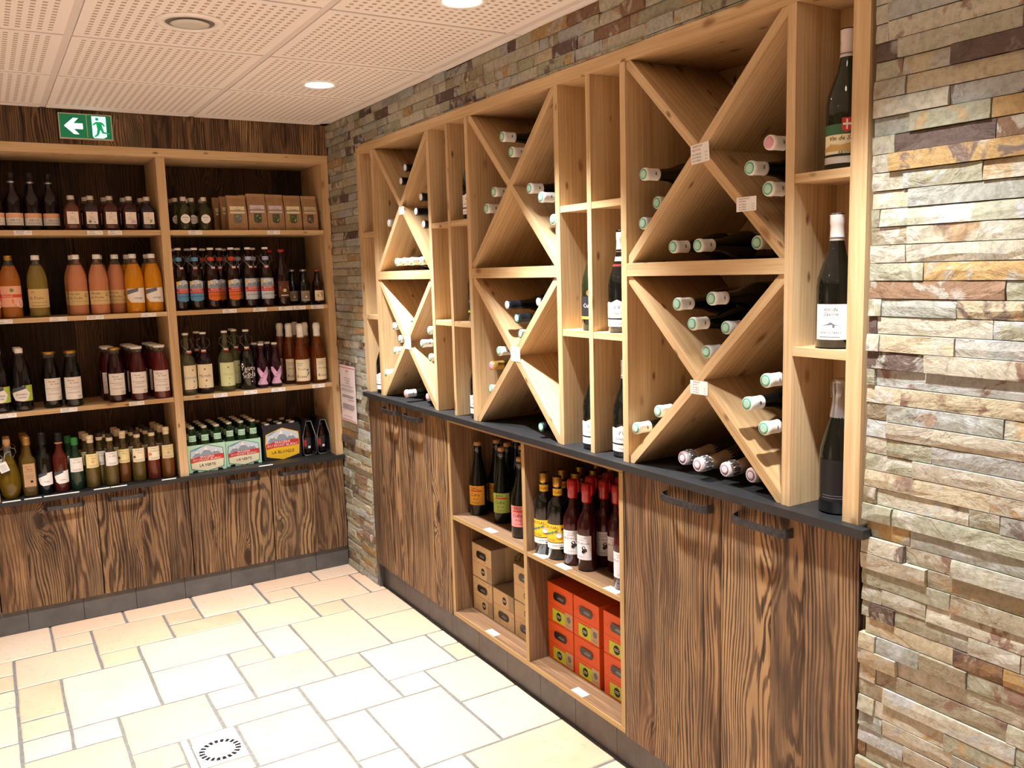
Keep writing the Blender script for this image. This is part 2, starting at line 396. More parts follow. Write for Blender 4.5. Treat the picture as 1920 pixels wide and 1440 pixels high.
for b in range(GY):
    for a in range(GX):
        if (a,b) in occ: continue
        opts=[(2,2),(2,1),(3,2),(1,1),(2,3),(1,2),(2,2)]; rf.shuffle(opts)
        for w,h in opts+[(1,1)]:
            if a+w<=GX and b+h<=GY and all((x,y) not in occ for x in range(a,a+w) for y in range(b,b+h)): puttile(a,b,w,h); break
def slab(x0,x1,y0,y1,z0,z1,mat,bev=.004,rough=0):
    mb=MB(); n=3
    # outer outline slightly uneven, bevelled edge
    def outline(e,z):
        pts=[]
        for i in range(n): pts.append((x0+e+(x1-x0-2*e)*i/n,y0+e))
        for i in range(n): pts.append((x1-e,y0+e+(y1-y0-2*e)*i/n))
        for i in range(n): pts.append((x1-e-(x1-x0-2*e)*i/n,y1-e))
        for i in range(n): pts.append((x0+e,y1-e-(y1-y0-2*e)*i/n))
        return pts
    jit=[(rf.uniform(-rough,rough),rf.uniform(-rough,rough)) for _ in range(4*n)]
    a=[(p[0]+j[0],p[1]+j[1],z0) for p,j in zip(outline(0,0),jit)]
    b=[(p[0]+j[0],p[1]+j[1],z1-bev*.7) for p,j in zip(outline(0,0),jit)]
    c=[(p[0]+j[0],p[1]+j[1],z1) for p,j in zip(outline(bev,0),jit)]
    N4=4*n; vs=a+b+c
    fs=[(i,(i+1)%N4,(i+1)%N4+N4,i+N4) for i in range(N4)]+[(i+N4,(i+1)%N4+N4,(i+1)%N4+2*N4,i+2*N4) for i in range(N4)]+[tuple(range(2*N4,3*N4))]
    mb.add(vs,fs,mat); return mb
for c,r,w,h in tiles:
    xa=colx(c)[0]; xb=colx(c+w-1)[1]; ya=gy(r); yb=gy(r+h)
    if xb<X0 or yb<Y0: continue
    if (c,r,w,h)==DRAIN:   # drain grate sits in this slot, leaving cut tiles around it
        for q in ((-1.135,-1.108,yb,ya),(-1.105,-.951,yb,-1.585),(-1.105,-.951,-1.423,ya)):
            part('floor_tile',slab(q[0]+.003,q[1]-.003 if q[1]-q[0]>.02 else q[1],q[2]+.003,q[3]-.003,-.02,0,TIL,.002),floor)
        continue
    if (c,r,w,h)==(5,9,2,2): xb=-.947
    j=.0052
    part('floor_tile',slab(xb+j+.0004,xa-j-.0004,yb+j,ya-j,-.02,rf.uniform(-.0008,.0008),TIL,.004,.0016),floor)
# floor drain
dr=thing('floor_drain',(-1.03,-1.504,0),'square pale floor drain with a ring of dark slots set in tiles','drain')
m=MB(); m.box(-1.105,-.955,-1.582,-1.426,-.0030,.001,WPL); part('frame',m,dr)
m=MB(); m.lathe([(.073,.001),(.073,.0025),(.071,.003)],WPL,32,c=(-1.03,-1.504)); part('grate_plate',m,dr)
for i in range(20):
    a=2*math.pi*i/20; ca,sa=math.cos(a),math.sin(a); m=MB()
    q=[(-1.03+r*ca-t*sa,-1.504+r*sa+t*ca) for r,t in ((.048,-.0048),(.067,-.0068),(.067,.0068),(.048,.0048))]
    m.prism(q,.0028,.0034,BPL,'z'); part('slot',m,dr)

# ------------------------------------------------------------------ ceiling
cl=MB(); cl.box(X0,.36,Y0,.36,CEIL+.012,CEIL+.1,CWHITE); ceil=struct('ceiling',cl)
XS=[-.045-.612*i for i in range(6)]; YS=[-.075-.598*j for j in range(11)]
for i in range(5):
    for j in range(-1,10):
        xa,xb=XS[i+1],XS[i]; ya,yb=(YS[j+1],YS[j]) if j>=0 else (YS[0],.0)
        mb=MB(); e=.0125
        vs=[(xa+e,ya+e/2,CEIL),(xb-e,ya+e/2,CEIL),(xb-e,yb-e/2,CEIL),(xa+e,yb-e/2,CEIL)]
        vs+= [(x,y,CEIL+.011) for x,y,_ in vs]
        g=[(x-xa-.034,y-ya-.028,0) for x,y,_ in vs] if j>=0 else [(-9,-9,0)]*8
        mb.add(vs,[(3,2,1,0),(0,1,5,4),(1,2,6,5),(2,3,7,6),(3,0,4,7)],PERF,g)
        part('ceiling_panel',mb,ceil)
for x in XS:
    mb=MB(); mb.box(x-.0115,x+.0115,Y0,0,CEIL+.0035,CEIL+.0115,plain('rail_white','D9D4D2',.8)); part('ceiling_rail',mb,ceil)
for j in range(1,11):
    ya,yb=YS[j],YS[j-1]; mb=MB(); mb.box(XS[0]+.011,0.0,ya+.002,yb-.002,CEIL,CEIL+.011,CWHITE); part('edge_panel',mb,ceil)

# downlights
def downlight(x,y,on,label,f=1.0):
    t=thing('ceiling_downlight',(x,y,CEIL),label,'ceiling light',None)
    ro=.075 if on else .098
    m=MB(); pr=[(ro*.72,CEIL-.001),(ro*.74,CEIL-.006),(ro*.95,CEIL-.007),(ro,CEIL-.001)]
    segs=32; vs=[];
    for r,z in pr: vs+=[(x+r*math.cos(2*math.pi*k/segs),y+r*math.sin(2*math.pi*k/segs),z) for k in range(segs)]
    fs=[(a*segs+k,a*segs+(k+1)%segs,(a+1)*segs+(k+1)%segs,(a+1)*segs+k) for a in range(3) for k in range(segs)]
    m.add(vs,fs,WPL,smooth=True); part('trim_ring',m,t)
    m=MB()
    if on:
        m.lathe([(ro*.72,CEIL-.004),(ro*.72,CEIL-.0015)],plain('lit_lamp_glass','FFFFFF',.5,emit='FFF6E8',es=14),28,c=(x,y)); part('lamp_glass',m,t,'glowing white lamp glass')
        l=bpy.data.lights.new('downlight_beam','SPOT'); l.energy=LAMP_W*f; l.color=LAMP_COL; l.spot_size=R_(84); l.spot_blend=1.0; l.shadow_soft_size=.028
        o=bpy.data.objects.new('downlight_beam',l); COL.objects.link(o); o.parent=t; o.location=(0,0,-.012)
    else:
        m.lathe([(ro*.70,CEIL-.0035),(ro*.66,CEIL-.005),(ro*.60,CEIL-.005)],plain('grey_metal','8E8B86',.4,metal=.5),28,c=(x,y)); part('gimbal_ring',m,t)
        m=MB(); m.lathe([(ro*.58,CEIL-.007),(ro*.50,CEIL-.010),(ro*.3,CEIL-.012)],plain('unlit_lamp_glass','D4D6CE',.10,spec=.8),28,c=(x,y)); part('lamp_glass',m,t)
downlight(-.352,-.925,True,'lit round white downlight in ceiling above the far rack bay')
downlight(-.352,-2.115,True,'lit round downlight cut by the top edge of the photo')
downlight(-.970,-1.574,False,'unlit swivel downlight with grey glass in perforated ceiling panel')
for x,y,w in ((-.352,-3.305,'above the nearest rack end'),(-.352,-4.5,'behind the camera by the stone wall'),(-1.573,-.965,'left of the exit sign'),(-1.573,-2.76,'left of the floor drain'),(-1.573,-4.6,'behind the camera'),(-2.79,-2.16,'far left of the room')):
    downlight(x,y,True,'lit round downlight outside the photo, '+w,.58 if (x>-.5 and y<-3) else 1.0)

# ------------------------------------------------------------------ walls
RL,RR=-.382,-3.168        # rack left / right outer edges on the stone wall
RT=2.159                  # rack top
wr=MB(); D0=.018
wr.box(D0,.032,RL,.36,-.12,CEIL+.05,GROUT); wr.box(D0,.032,RR,RL,RT,CEIL+.05,GROUT); wr.box(D0,.032,Y0,RR-.012,-.12,CEIL+.05,GROUT)
wallr=struct('wall_right',wr)
m=MB(); m.box(.37,.40,Y0,.4,-.12,CEIL+.05,GROUT); struct('niche_wall_1',m)  # unseen rear wall closing the niche behind the rack
rs=random.Random(11)
H=CEIL/64
stones=[]
for k in range(64):
    z0,z1=k*H,(k+1)*H; y=0.0; 
    while y>Y0:
        L=rs.choice((.06,.10,.16,.2,.24,.28,.33,.38)) if y<RR or y>RL else rs.choice((.05,.08,.1,.13,.16,.2))
        if y>RL: L=min(L,.2)
        ya,yb=y,max(y-L,Y0)
        for h0,h1,full in ((RL,0,True),(RR,RL,False),(Y0,RR-.012,True)):
            a=min(ya,h1); b=max(yb,h0)
            if a-b<.012: continue
            if not full:
                if z1<=RT+.004: continue
                stones.append((a,b,max(z0,RT),z1))
            else: stones.append((a,b,z0,z1))
        y=yb
def stone(mb,a,b,z0,z1):
    e=.0007; a-=e; b+=e; z0+=e; z1-=e
    n=max(2,min(5,int((a-b)/.05)+1)); pr=rs.choice((-.006,-.003,-.001,0,.001,.002,.004))+rs.uniform(-.0008,.0008); tilt=rs.uniform(-.0022,.0022)
    vs=[];
    for i in range(n+1):
        t=i/n; y=a+(b-a)*t
        for j in range(3):
            z=z0+(z1-z0)*(0,.45+rs.uniform(-.15,.15),1)[j]
            edge=(j!=1)
            x=pr+tilt*(j-1)-(0 if edge else rs.uniform(-.0005,.0022))+rs.uniform(-.0007,.0007)
            if j==2 : z+=rs.uniform(-.0008,.0)
            vs.append((x,y,z))
    m0=len(vs)
    fs=[(i*3+j,i*3+j+1,(i+1)*3+j+1,(i+1)*3+j) for i in range(n) for j in range(2)]
    bk=[(D0+.002,a,z0),(D0+.002,a,z1),(D0+.002,b,z0),(D0+.002,b,z1)]; vs+=bk
    fs+=[(0,m0,m0+1,2,1),(n*3,n*3+1,n*3+2,m0+3,m0+2),tuple([m0+1,m0+3]+[i*3+2 for i in range(n,-1,-1)]),tuple([m0+2,m0]+[i*3 for i in range(0,n+1)])]
    mb.add(vs,fs,STN)
def prio(s):
    a,b,z0,z1=s; yc=(a+b)/2; zc=(z0+z1)/2
    v=Vector((0,yc,zc))-Vector(CAMP); d=v.dot(fw)
    if d<.3: return 0
    u=960+F_PX*v.dot(r2)/d; w=720-F_PX*v.dot(u2)/d
    if not(-20<u<1960 and -20<w<1460): return 0
    return (a-b)*(z1-z0)*abs(v.x)/v.length**3
order=sorted(range(len(stones)),key=lambda i:-prio(stones[i])); big=set(i for i in order[:300] if prio(stones[i])>0)
rest=MB()
for i,s in enumerate(stones):
    if i in big:
        mb=MB(); stone(mb,*s); part('stone',mb,wallr)
    else: stone(rest,*s)
part('small_stones',rest,wallr,kind='stuff')

UX0,UX1=-1.62,0.0         # shelf unit against the back wall
LT=2.162
wb=MB(); wb.box(X0,D0,.018,.030,LT+.001,CEIL+.05,RUSD); wb.box(X0,-2.441,.018,.030,-.12,LT,PLAST)
wallb=struct('wall_back',wb)
m=MB(); m.box(X0,.02,.34,.38,-.12,CEIL+.05,PLAST); struct('niche_wall_2',m)  # unseen rear wall of the niche behind the back shelves
xx=-.0
for w in (.135,.19,.16,.21,.17,.2,.15,.19,.22,.17,.2,.21,.19,.22,.2,.2,.2,.2):
    if xx<X0+.02: break
    mb=MB(); z0=LT+.001 if xx>-2.44 else .0
    mb.box(max(xx-w,X0)+.0008,xx-.0008,0,.0175,z0,CEIL,RUS); part('cladding_board',mb,wallb); xx-=w
wl=MB(); wl.box(X0-.1,X0,Y0,.4,-.12,CEIL+.1,PLAST); struct('wall_left',wl)
wf=MB(); wf.box(X0-.1,.4,Y0-.1,Y0,-.12,CEIL+.1,PLAST); struct('wall_front',wf)
# plinth tiles
bb=MB(); bb.box(-2.44,.0,.03,.05,0,.10,GROUT); base_b=struct('baseboard_back',bb)
ed=[.0,-.18,-.402,-.624,-.846,-1.069,-1.295,-1.522,-1.75,-1.98,-2.2,-2.44]
for a,b in zip(ed,ed[1:]):
    mb=MB(); mb.box(b+.001,a-.001,.010,.032,.0015,.106,KICK,'x'); part('plinth_tile',mb,base_b)
br=MB(); br.box(.055,.075,RR,-.395,0,.12,GROUT); base_r=struct('baseboard_right',br)
ed=[-.412,-.66,-.9156,-1.14,-1.3767,-1.6,-1.832,-2.05,-2.276,-2.5,-2.73,-2.95,-3.165]
for a,b in zip(ed,ed[1:]):
    mb=MB(); mb.box(.034,.056,b+.001,a-.001,.0015,.127,KICK,'y'); part('plinth_tile',mb,base_r)
mb=MB(); mb.box(.006,.056,-.411,-.386,.0015,.1265,KICK); part('end_tile',mb,base_r)

# ------------------------------------------------------------------ back shelf unit
zA,zB,zC,zWT=1.7896,1.4105,1.001,.612
su=thing('shelf_unit',(-.8,.0,zWT),'pale spruce shelf unit with dark board back against the far wall','shelving')
m=MB(); m.box(UX0,UX1-.001,0,.335,2.122,LT,SPR,'x'); part('top_board',m,su)
for a,b in ((-1.62,-1.58),(-.8276,-.788),(-.0400,-.001)):
    m=MB(); m.box(a,b,0.0,.318,zWT,2.121,SPR,'z'); part('upright',m,su)
for a,b in ((-1.579,-.8286),(-.787,-.041)):
    for z in (zA,zB,zC):
        m=MB(); m.box(a,b,.002,.317,z-.021,z,SPR,'x'); part('shelf',m,su)
xx=-.001
for i,w in enumerate((.2,.19,.22,.18,.21,.2,.19,.23)):
    a=max(xx-w,-1.62); m=MB(); m.box(a+.0006,xx-.0006,.319,.334,zWT,2.121,RUSD); part('back_board',m,su); xx=a
    if xx<=-1.62: break
m=MB(); m.box(-2.44,-.001,-.022,.336,zWT-.020,zWT-.0002,WORK); solo('worktop',m,(-1.2,.15,zWT-.02),'black worktop under the bottles along the far wall','worktop')

def handle(parent,p0,p1,out,drop=.0):
    """bow handle between two points, standing off along out"""
    mb=MB(); P0,P1,O=Vector(p0),Vector(p1),Vector(out); up_=Vector((0,0,1)); n=9
    d=(P1-P0); L=d.length; vs=[]; 
    for i in range(n):
        t=i/(n-1); off=(0,.55,.88,1,1,1,.88,.55,0)[i]; tt=(0,.015,.06,.2,.5,.8,.94,.985,1)[i]
        c=P0+d*tt+O*(off*.030)
        hw=(.011,.011,.010,.0085,.008,.0085,.010,.011,.011)[i]
        tan=(d.normalized() if .1<t<.9 else O.normalized()); nr=(O if .1<t<.9 else d).normalized()*.0035
        vs+=[tuple(c+up_*hw+nr),tuple(c-up_*hw+nr),tuple(c-up_*hw-nr),tuple(c+up_*hw-nr)]
    fs=[(i*4+k,i*4+(k+1)%4,(i+1)*4+(k+1)%4,(i+1)*4+k) for i in range(n-1) for k in range(4)]+[(0,1,2,3),tuple(range(4*n-4,4*n))]
    mb.add(vs,fs,PEW,smooth=False); return part('handle',mb,parent,'pewter bow handle')
def cab_back(x0,x1,doors,label):
    t=thing('cabinet',((x0+x1)/2,.0,.1),label,'cabinet')
    m=MB(); m.box(x0+.001,x1-.001,.021,.30,.108,.589,LAM); part('carcass',m,t)
    for a,b,bs,h in doors:
        root=None
        xs=[a+.0015]+bs+[b-.0015]
        for i,(p,q) in enumerate(zip(xs,xs[1:])):
            m=MB(); m.box(p+(0 if i==0 else .0004),q-.0004,.0,.019,.107,.588,RUS)
            if root is None: root=part('door',m,t)
            else: part('door_board',m,root)
        handle(root,(h[0],-.000,.557),(h[1],-.000,.557),(0,-1,0))
cab_back(-1.62,-.7975,((-1.62,-1.204,[-1.50,-1.36],(-1.414,-1.256)),(-1.2015,-.7985,[-1.02,-.905],(-1.152,-.994))),'low two-door rustic wood cabinet under the juice bottles, left of far wall')
cab_back(-.7965,-.002,((-.7955,-.3955,[-.70,-.52],(-.610,-.452)),(-.3935,-.003,[-.17],(-.350,-.194))),'low two-door rustic wood cabinet under the beer packs, by the stone corner')
cab_back(-2.44,-1.6225,((-2.439,-2.035,[-2.2],(-2.35,-2.19)),(-2.032,-1.6235,[-1.85],(-1.95,-1.79))),'low rustic wood cabinet cut off by the left edge of the photo')

# ------------------------------------------------------------------ wine rack
WT=.992
m=MB(); m.box(-.026,.366,-3.200,-.388,WT-.0205,WT-.0002,WORK,'y'); solo('worktop',m,(.17,-1.8,WT-.02),'long black worktop between wine rack and lower cabinets','worktop')
rk=thing('wine_rack',(.0,-1.775,WT),'built-in pale spruce wine rack with three bays of X-shaped bottle cells','wine rack')
ZI=2.121
m=MB(); m.box(0,.35,RR,RL,ZI,RT-.0005,SPR,'y'); part('top_board',m,rk)
for a,b in ((RL-.0405,RL),(RR,RR+.0405)):
    m=MB(); m.box(0,.34,a,b,WT,ZI-.0005,SPR); part('end_panel',m,rk)
UP=[(-.583,-.559),(-1.1593,-1.1353),(-1.4829,-1.4589),(-2.0636,-2.0396),(-2.3915,-2.3675),(-2.9817,-2.957)]
for a,b in UP:
    m=MB(); m.box(.0,.34,a,b,WT,ZI-.0005,SPR); part('upright',m,rk)
DV=[(-1.3217,-1.3017),(-2.2262,-2.2062)]
for a,b in DV:
    m=MB(); m.box(.001,.145,a,b,WT,ZI-.0005,SPR); part('divider',m,rk)
z1t,z2t=1.754,1.367
COLS=[(-.559,-.4225),(-1.3017,-1.1593),(-1.4589,-1.3217),(-2.2062,-2.0636),(-2.3675,-2.2262),(-3.1275,-2.9817)]
for a,b in COLS:
    for z in (z1t,z2t):
        m=MB(); m.box(.002,.144,a+.0005,b-.0005,z-.020,z,SPR,'y'); part('shelf',m,rk)
for a,b in ((-.559,-.4225),(-1.4589,-1.1593),(-2.3675,-2.0636),(-3.1275,-2.9817)):
    m=MB(); m.box(.1455,.158,a+.0005,b-.0005,WT,ZI-.001,SPR); part('back_panel',m,rk)
BAY=[(-1.1353,-.583),(-2.0396,-1.4829),(-2.957,-2.3915)]
def isect(p,d,q,e):
    det=d[0]*(-e[1])+e[0]*d[1]; r=(q[0]-p[0],q[1]-p[1]); t=(r[0]*(-e[1])+e[0]*r[1])/det; return (p[0]+d[0]*t,p[1]+d[1]*t)
def xboards(y0,y1,z0,z1):   # y0 near (small) side, y1 far side
    t=.025; w,h=y1-y0,z1-z0; L=math.hypot(w,h)
    # '/' in the picture: bottom at far side (y1,z0) to top at near side (y0,z1)
    d=(-w/L,h/L); n=(h/L,w/L); ox=t/2*L/h; oz=t/2*L/w
    A=[(y1,z0),(y1,z0+oz),(y0+ox,z1),(y0,z1),(y0,z1-oz),(y1-ox,z0)]
    m=MB(); m.prism(A,.005,.338,SPR,'x',(0,-w,h)); part('diagonal_board',m,rk)
    # '\' halves: top far (y1,z1) to centre ; centre to bottom near (y0,z0)
    e=(-w/L,-h/L)
    up_l=isect((y1-ox,z1),e,(y0+ox,z1),(w,-h)); up_r=isect((y1,z1-oz),e,(y1,z0+oz),(-w,h))
    m=MB(); m.prism([(y1,z1),(y1-ox,z1),up_l,up_r,(y1,z1-oz)],.005,.338,SPR,'x',(0,-w,-h)); part('diagonal_board',m,rk)
    dn_a=isect((y0,z0+oz),(w,h),(y0,z1-oz),(w,-h)); dn_b=isect((y0+ox,z0),(w,h),(y0,z1-oz),(w,-h))
    m=MB(); m.prism([(y0,z0),(y0,z0+oz),dn_a,dn_b,(y0+ox,z0)],.005,.338,SPR,'x',(0,-w,-h)); part('diagonal_board',m,rk)
for a,b in BAY:
    m=MB(); m.box(.0,.338,a+.0005,b-.0005,1.533,1.570,SPR,'y'); part('cross_board',m,rk)
    m=MB(); m.box(.3385,.352,a+.0005,b-.0005,WT,ZI-.001,SPR); part('back_panel',m,rk)
    xboards(a+.0005,b-.0005,WT+.0003,1.5325); xboards(a+.0005,b-.0005,1.5705,ZI-.0005)

# ------------------------------------------------------------------ lower cabinets and open unit under the rack
def cab_right(y1,y0,doors,label):
    t=thing('cabinet',(.0,(y0+y1)/2,.13),label,'cabinet')
    m=MB(); m.box(.021,.34,y0+.001,y1-.001,.128,.969,LAM); part('carcass',m,t)
    for b,a,bs,h in doors:
        root=None; ys=[a+.0015]+sorted(bs)+[b-.0015]
        for i,(p,q) in enumerate(zip(ys,ys[1:])):
            m=MB(); m.box(.0,.019,p+(0 if i==0 else .0004),q-.0004,.127,.967,RUS)
            if root is None: root=part('door',m,t)
            else: part('door_board',m,root)
        handle(root,(0,h[0],.930),(0,h[1],.930),(-1,0,0))
cab_right(-.392,-1.222,((-.393,-.7775,[-.55,-.66],(-.60,-.762)),(-.7785,-1.221,[-.90,-1.02,-1.13],(-.838,-1.0))),'tall two-door rustic cabinet under the far rack bay')
cab_right(-2.364,-3.176,((-2.365,-2.762,[-2.42,-2.50,-2.67],(-2.553,-2.733)),(-2.763,-3.175,[-2.93,-3.03],(-2.818,-2.992))),'tall two-door rustic cabinet under the near rack bay')
ou=thing('open_shelf_unit',(.0,-1.79,.13),'brown laminate open shelf unit between the two rustic cabinets','shelving')
OY0,OY1=-2.362,-1.226
for a,b in ((OY1-.019,OY1),(-1.814,-1.795),(OY0,OY0+.019)):
    m=MB(); m.box(.0022,.335,a,b,.151,.954,LAM); p=part('side_panel',m,ou); m=MB(); m.box(.0,.002,a,b,.151,.954,LAME); part('edge_band',m,p)
m=MB(); m.box(.0022,.335,OY0,OY1,.132,.150,LAM,'y'); p=part('bottom_board',m,ou); m=MB(); m.box(.0,.002,OY0,OY1,.132,.150,LAME,'y'); part('edge_band',m,p)
m=MB(); m.box(.0022,.335,OY0,OY1,.955,.9705,LAM,'y'); p=part('top_board',m,ou); m=MB(); m.box(.0,.002,OY0,OY1,.955,.9705,LAME,'y'); part('edge_band',m,p)
for a,b in ((-1.7945,OY1-.0195),(OY0+.0195,-1.8145)):
    m=MB(); m.box(.0042,.334,a,b,.549,.565,LAM,'y'); p=part('shelf',m,ou); m=MB(); m.box(.002,.004,a,b,.549,.565,LAME,'y'); part('edge_band',m,p)
m=MB(); m.box(.336,.345,OY0,OY1,.132,.970,LAM); part('back_panel',m,ou)
# ------------------------------------------------------------------ bottle kinds (each a list of part name, mesh, part label)
def M_(fn, name='part'):
    mb=MB(); fn(mb); return mb.mesh(name)
def kind(parts): return [(n,mb.mesh(n),lab) for n,mb,lab in parts]
def put(name,kd,loc,label,cat='bottle',group=None,rot=(0,0,0),gap=1):
    t=thing(name,(loc[0],loc[1],loc[2]+(.0008 if rot[1]==0 else 0)),label,cat,group,rot)
    for n,me,lab in kd:
        o=bpy.data.objects.new(n,me); COL.objects.link(o); o.parent=t
        if lab: o['label']=lab
    return t
def wire(mb,r,z,s=1,side=1):
    # swing-top bail hanging beside the neck with its stopper
    mb.tube([(-r,0,z),(-r*1.9,-.004,z-.010),(-r*2.1,-.012,z-.030),(-r*.6,-.022,z-.055),(r*.6,-.022,z-.055),(r*2.1,-.012,z-.030),(r*1.9,-.004,z-.010),(r,0,z)],.0012,STEEL,4)
def body(shape,R,H,glass,neck=None,liquid=None):
    """lathe profile for a bottle; z fractions by shape"""
    nk=neck
    P={'burg':[(R*.86,0),(R,.01*H),(R,.46*H),(R*.93,.53*H),(R*.72,.62*H),(R*.50,.70*H),(.0165,.78*H),(.0142,.84*H),(.0142,.975*H),(.0155,.978*H),(.0155,H)],
       'bord':[(R*.86,0),(R,.01*H),(R,.62*H),(R*.94,.67*H),(R*.66,.72*H),(.0155,.76*H),(.0138,.84*H),(.0138,.975*H),(.0150,.978*H),(.0150,H)],
       'champ':[(R*.85,0),(R,.012*H),(R,.40*H),(R*.95,.48*H),(R*.74,.60*H),(.019,.76*H),(.0155,.86*H),(.0150,.93*H),(.0165,.94*H),(.0165,.965*H),(.0145,.97*H)],
       'juice':[(R*.86,0),(R,.03*H),(R*.97,.10*H),(R,.40*H),(R,.58*H),(R*.93,.67*H),(R*.76,.76*H),(R*.58,.83*H),(R*.43,.89*H),(.0150,.925*H),(.0145,.975*H)],
       'jar':[(R*.88,0),(R,.025*H),(R,.50*H),(R*.96,.60*H),(R*.82,.72*H),(R*.66,.82*H),(.0225,.88*H),(.0215,.93*H),(.0225,.965*H)],
       'vin':[(R*.9,0),(R,.02*H),(R,.56*H),(R*.93,.62*H),(R*.60,.68*H),(.0150,.73*H),(.0128,.80*H),(.0128,.93*H)],
       'beer':[(R*.9,0),(R,.02*H),(R,.54*H),(R*.92,.62*H),(R*.66,.70*H),(.0165,.78*H),(.0125,.90*H),(.0140,.955*H),(.0140,.975*H)],
       'flask':[(R*.9,0),(R,.03*H),(R,.58*H),(R*.90,.66*H),(R*.62,.74*H),(.0150,.80*H),(.0125,.86*H),(.0125,.93*H)],
       'slim':[(R*.88,0),(R,.015*H),(R,.50*H),(R*.95,.57*H),(R*.70,.64*H),(.0145,.70*H),(.0130,.78*H),(.0130,.97*H)]}[shape]
    out=[]
    for i,(r,z) in enumerate(P):
        m=glass
        if nk and z>=nk[0]*H: m=nk[1]
        out.append((r,z,m))
    return out
def cap(mb,r,z0,z1,mat,lip=0):
    mb.lathe([(r,z0),(r*1.02,z0+(z1-z0)*.1),(r*1.02,z1-(z1-z0)*.12),(r*.9,z1)],mat,18)
def bottle(shape,R,H,glass,capspec,labels,neck=None,sq=1.0,extra=None,segs=20,gname='glass_body'):
    ps=[]
    m=MB(); m.lathe(body(shape,R,H,glass,neck),glass,segs,sq); ps.append((gname,m,None))
    for cn,cr,c0,c1,cm in capspec:
        m=MB(); cap(m,cr,c0*H,c1*H,cm); ps.append((cn,m,None))
    for i,lf in enumerate(labels):
        m=MB(); lf(m); ps.append(('label' if i==0 else 'neck_label',m,None))
    if extra:
        for n,f,lab in extra:
            m=MB(); f(m); ps.append((n,m,lab))
    return kind(ps)
def simple_label(R,w,z0,z1,bg,items):
    def f(m):
        s=curved(m,R,w,z0,z1); s.rect(-.5,.5,0,1,bg)
        for it in items: getattr(s,it[0])(*it[1:])
    return f
Jz=random.Random(5)
def jr(a): return R_(Jz.uniform(-a,a))
ORD=['leftmost','second from left','third from left','fourth from left','fifth from left','sixth from left','seventh from left']

# ---- top row left: tall dark cordial bottles, small square flasks
tallk=bottle('slim',.0345,.250,plain('cordial_glass','1A0D12',.06,spec=.6),[('cap',.0145,.91,1.0,BPL)],
  [simple_label(.0345,.088,.022,.075,WHITE,[('rect',-.5,.5,.62,1,plain('peach_print','EDB892',.7)),('text','SIROP',0,.42,.2,MGREY),('lines',-.3,.3,.2,1,.1,MGREY,.03)])],gname='glass_body',
  extra=[('neck_band',lambda m:m.lathe([(.0140,.205),(.0158,.207),(.0158,.211),(.0140,.213)],STEEL,16),None)])
for i,x in enumerate((-1.485,-1.414,-1.342,-1.270)):
    put('cordial_bottle',tallk,(x,.06+.01*i,zA),f'tall dark cordial bottle with white and peach band label, {ORD[i]}, top left shelf',group='tall cordial bottles',rot=(0,0,jr(6)))
def flask_k(col,deco):
    def lab(m):
        s=flatfront(m,-.0349,.046,.028,.082); s.rect(-.5,.5,0,1,plain('flask_label','EFE3D6',.7)); s.disc(0,.86,.002,MGREY); s.text('SIROP',-.05,.56,.07,INK); s.text('de fleurs',0,.42,.09,MGREY)
        if deco=='lav':
            for k in range(3): s.rect(.05+k*.14,.10+k*.14,.06,.34,PUR)
        elif deco=='yel': s.disc(.22,.25,.004,YEL)
        elif deco=='grn': s.disc(.2,.28,.005,GRN); s.disc(.12,.14,.003,GRN)
        elif deco=='grey': s.disc(-.2,.2,.006,MGREY); s.disc(.22,.16,.003,MGREY)
        else: s.disc(.22,.2,.003,LPK)
    return bottle('flask',.0345,.155,plain(col[0],col[1],.06,spec=.6),[('cap',.0145,.88,1.0,plain('pale_cap','D8CEC0',.4,metal=.2))],[lab],neck=(.76,CGL),sq=.45,segs=24)
fk=[flask_k(('amber_syrup','5A2A14'),'pnk'),flask_k(('plum_syrup','2E1418'),'grey'),flask_k(('red_syrup','4A1A10'),'yel'),flask_k(('wine_syrup','3A1214'),'lav'),flask_k(('violet_syrup','24101A'),'grn')]
desc=['plain cream label','grey motif on label','yellow flower on label','lavender sprigs on label','green leaf on label']
for i,x in enumerate((-1.189,-1.111,-1.031,-.949,-.872)):
    put('syrup_flask',fk[i],(x,.055,zA),f'small square syrup flask with {desc[i]}, front row, top left shelf',group='square syrup flasks')
    if i: put('syrup_flask',fk[i],(x-.012,.135,zA),f'small square syrup flask behind the one with {desc[i]}, top left shelf',group='square syrup flasks')

# ---- second row left: juice bottles
def juice(col,capm,labf,H=.272,R=.0415): return bottle('juice',R,H,plain(*col),[('cap',.0165,.925,1.0,capm)],[labf],neck=(.83,CGL))
def l_apri(m):
    s=curved(m,.0418,.104,.050,.140); s.rect(-.5,.5,0,1,plain('apricot_print','F2B79A',.7)); s.rect(-.5,.5,.45,.60,plain('apricot_red','E0583A',.7)); s.disc(.24,.3,.025,plain('apricot_orange','E86A38',.7)); s.disc(.34,.15,.018,WHITE); s.disc(.02,.80,.008,GRN); s.text('Abricot',-.18,.53,.11,WHITE,.5)
def l_poire(m):
    s=curved(m,.0418,.104,.042,.124); s.rect(-.5,.5,0,1,KLAB); s.text('Jus',-.22,.84,.14,INK,.4,.25); s.text('de Poire',-.12,.52,.15,INK,.6,.25); s.text('100% du Verger des Alpes',0,.27,.075,INK,.85,.2); s.lines(-.35,.35,.1,1,.1,INK,.02)
def l_peche(m):
    s=curved(m,.0418,.104,.046,.108); s.rect(-.5,.5,0,1,KLAB); s.text('Nectar',-.18,.82,.17,INK,.5,.25); s.text('de Peche',-.14,.52,.18,INK,.55,.25); s.disc(.30,.70,.008,INK); s.disc(.30,.70,.0055,KLAB); s.text('100% du Verger des Alpes',0,.26,.09,INK,.85,.2)
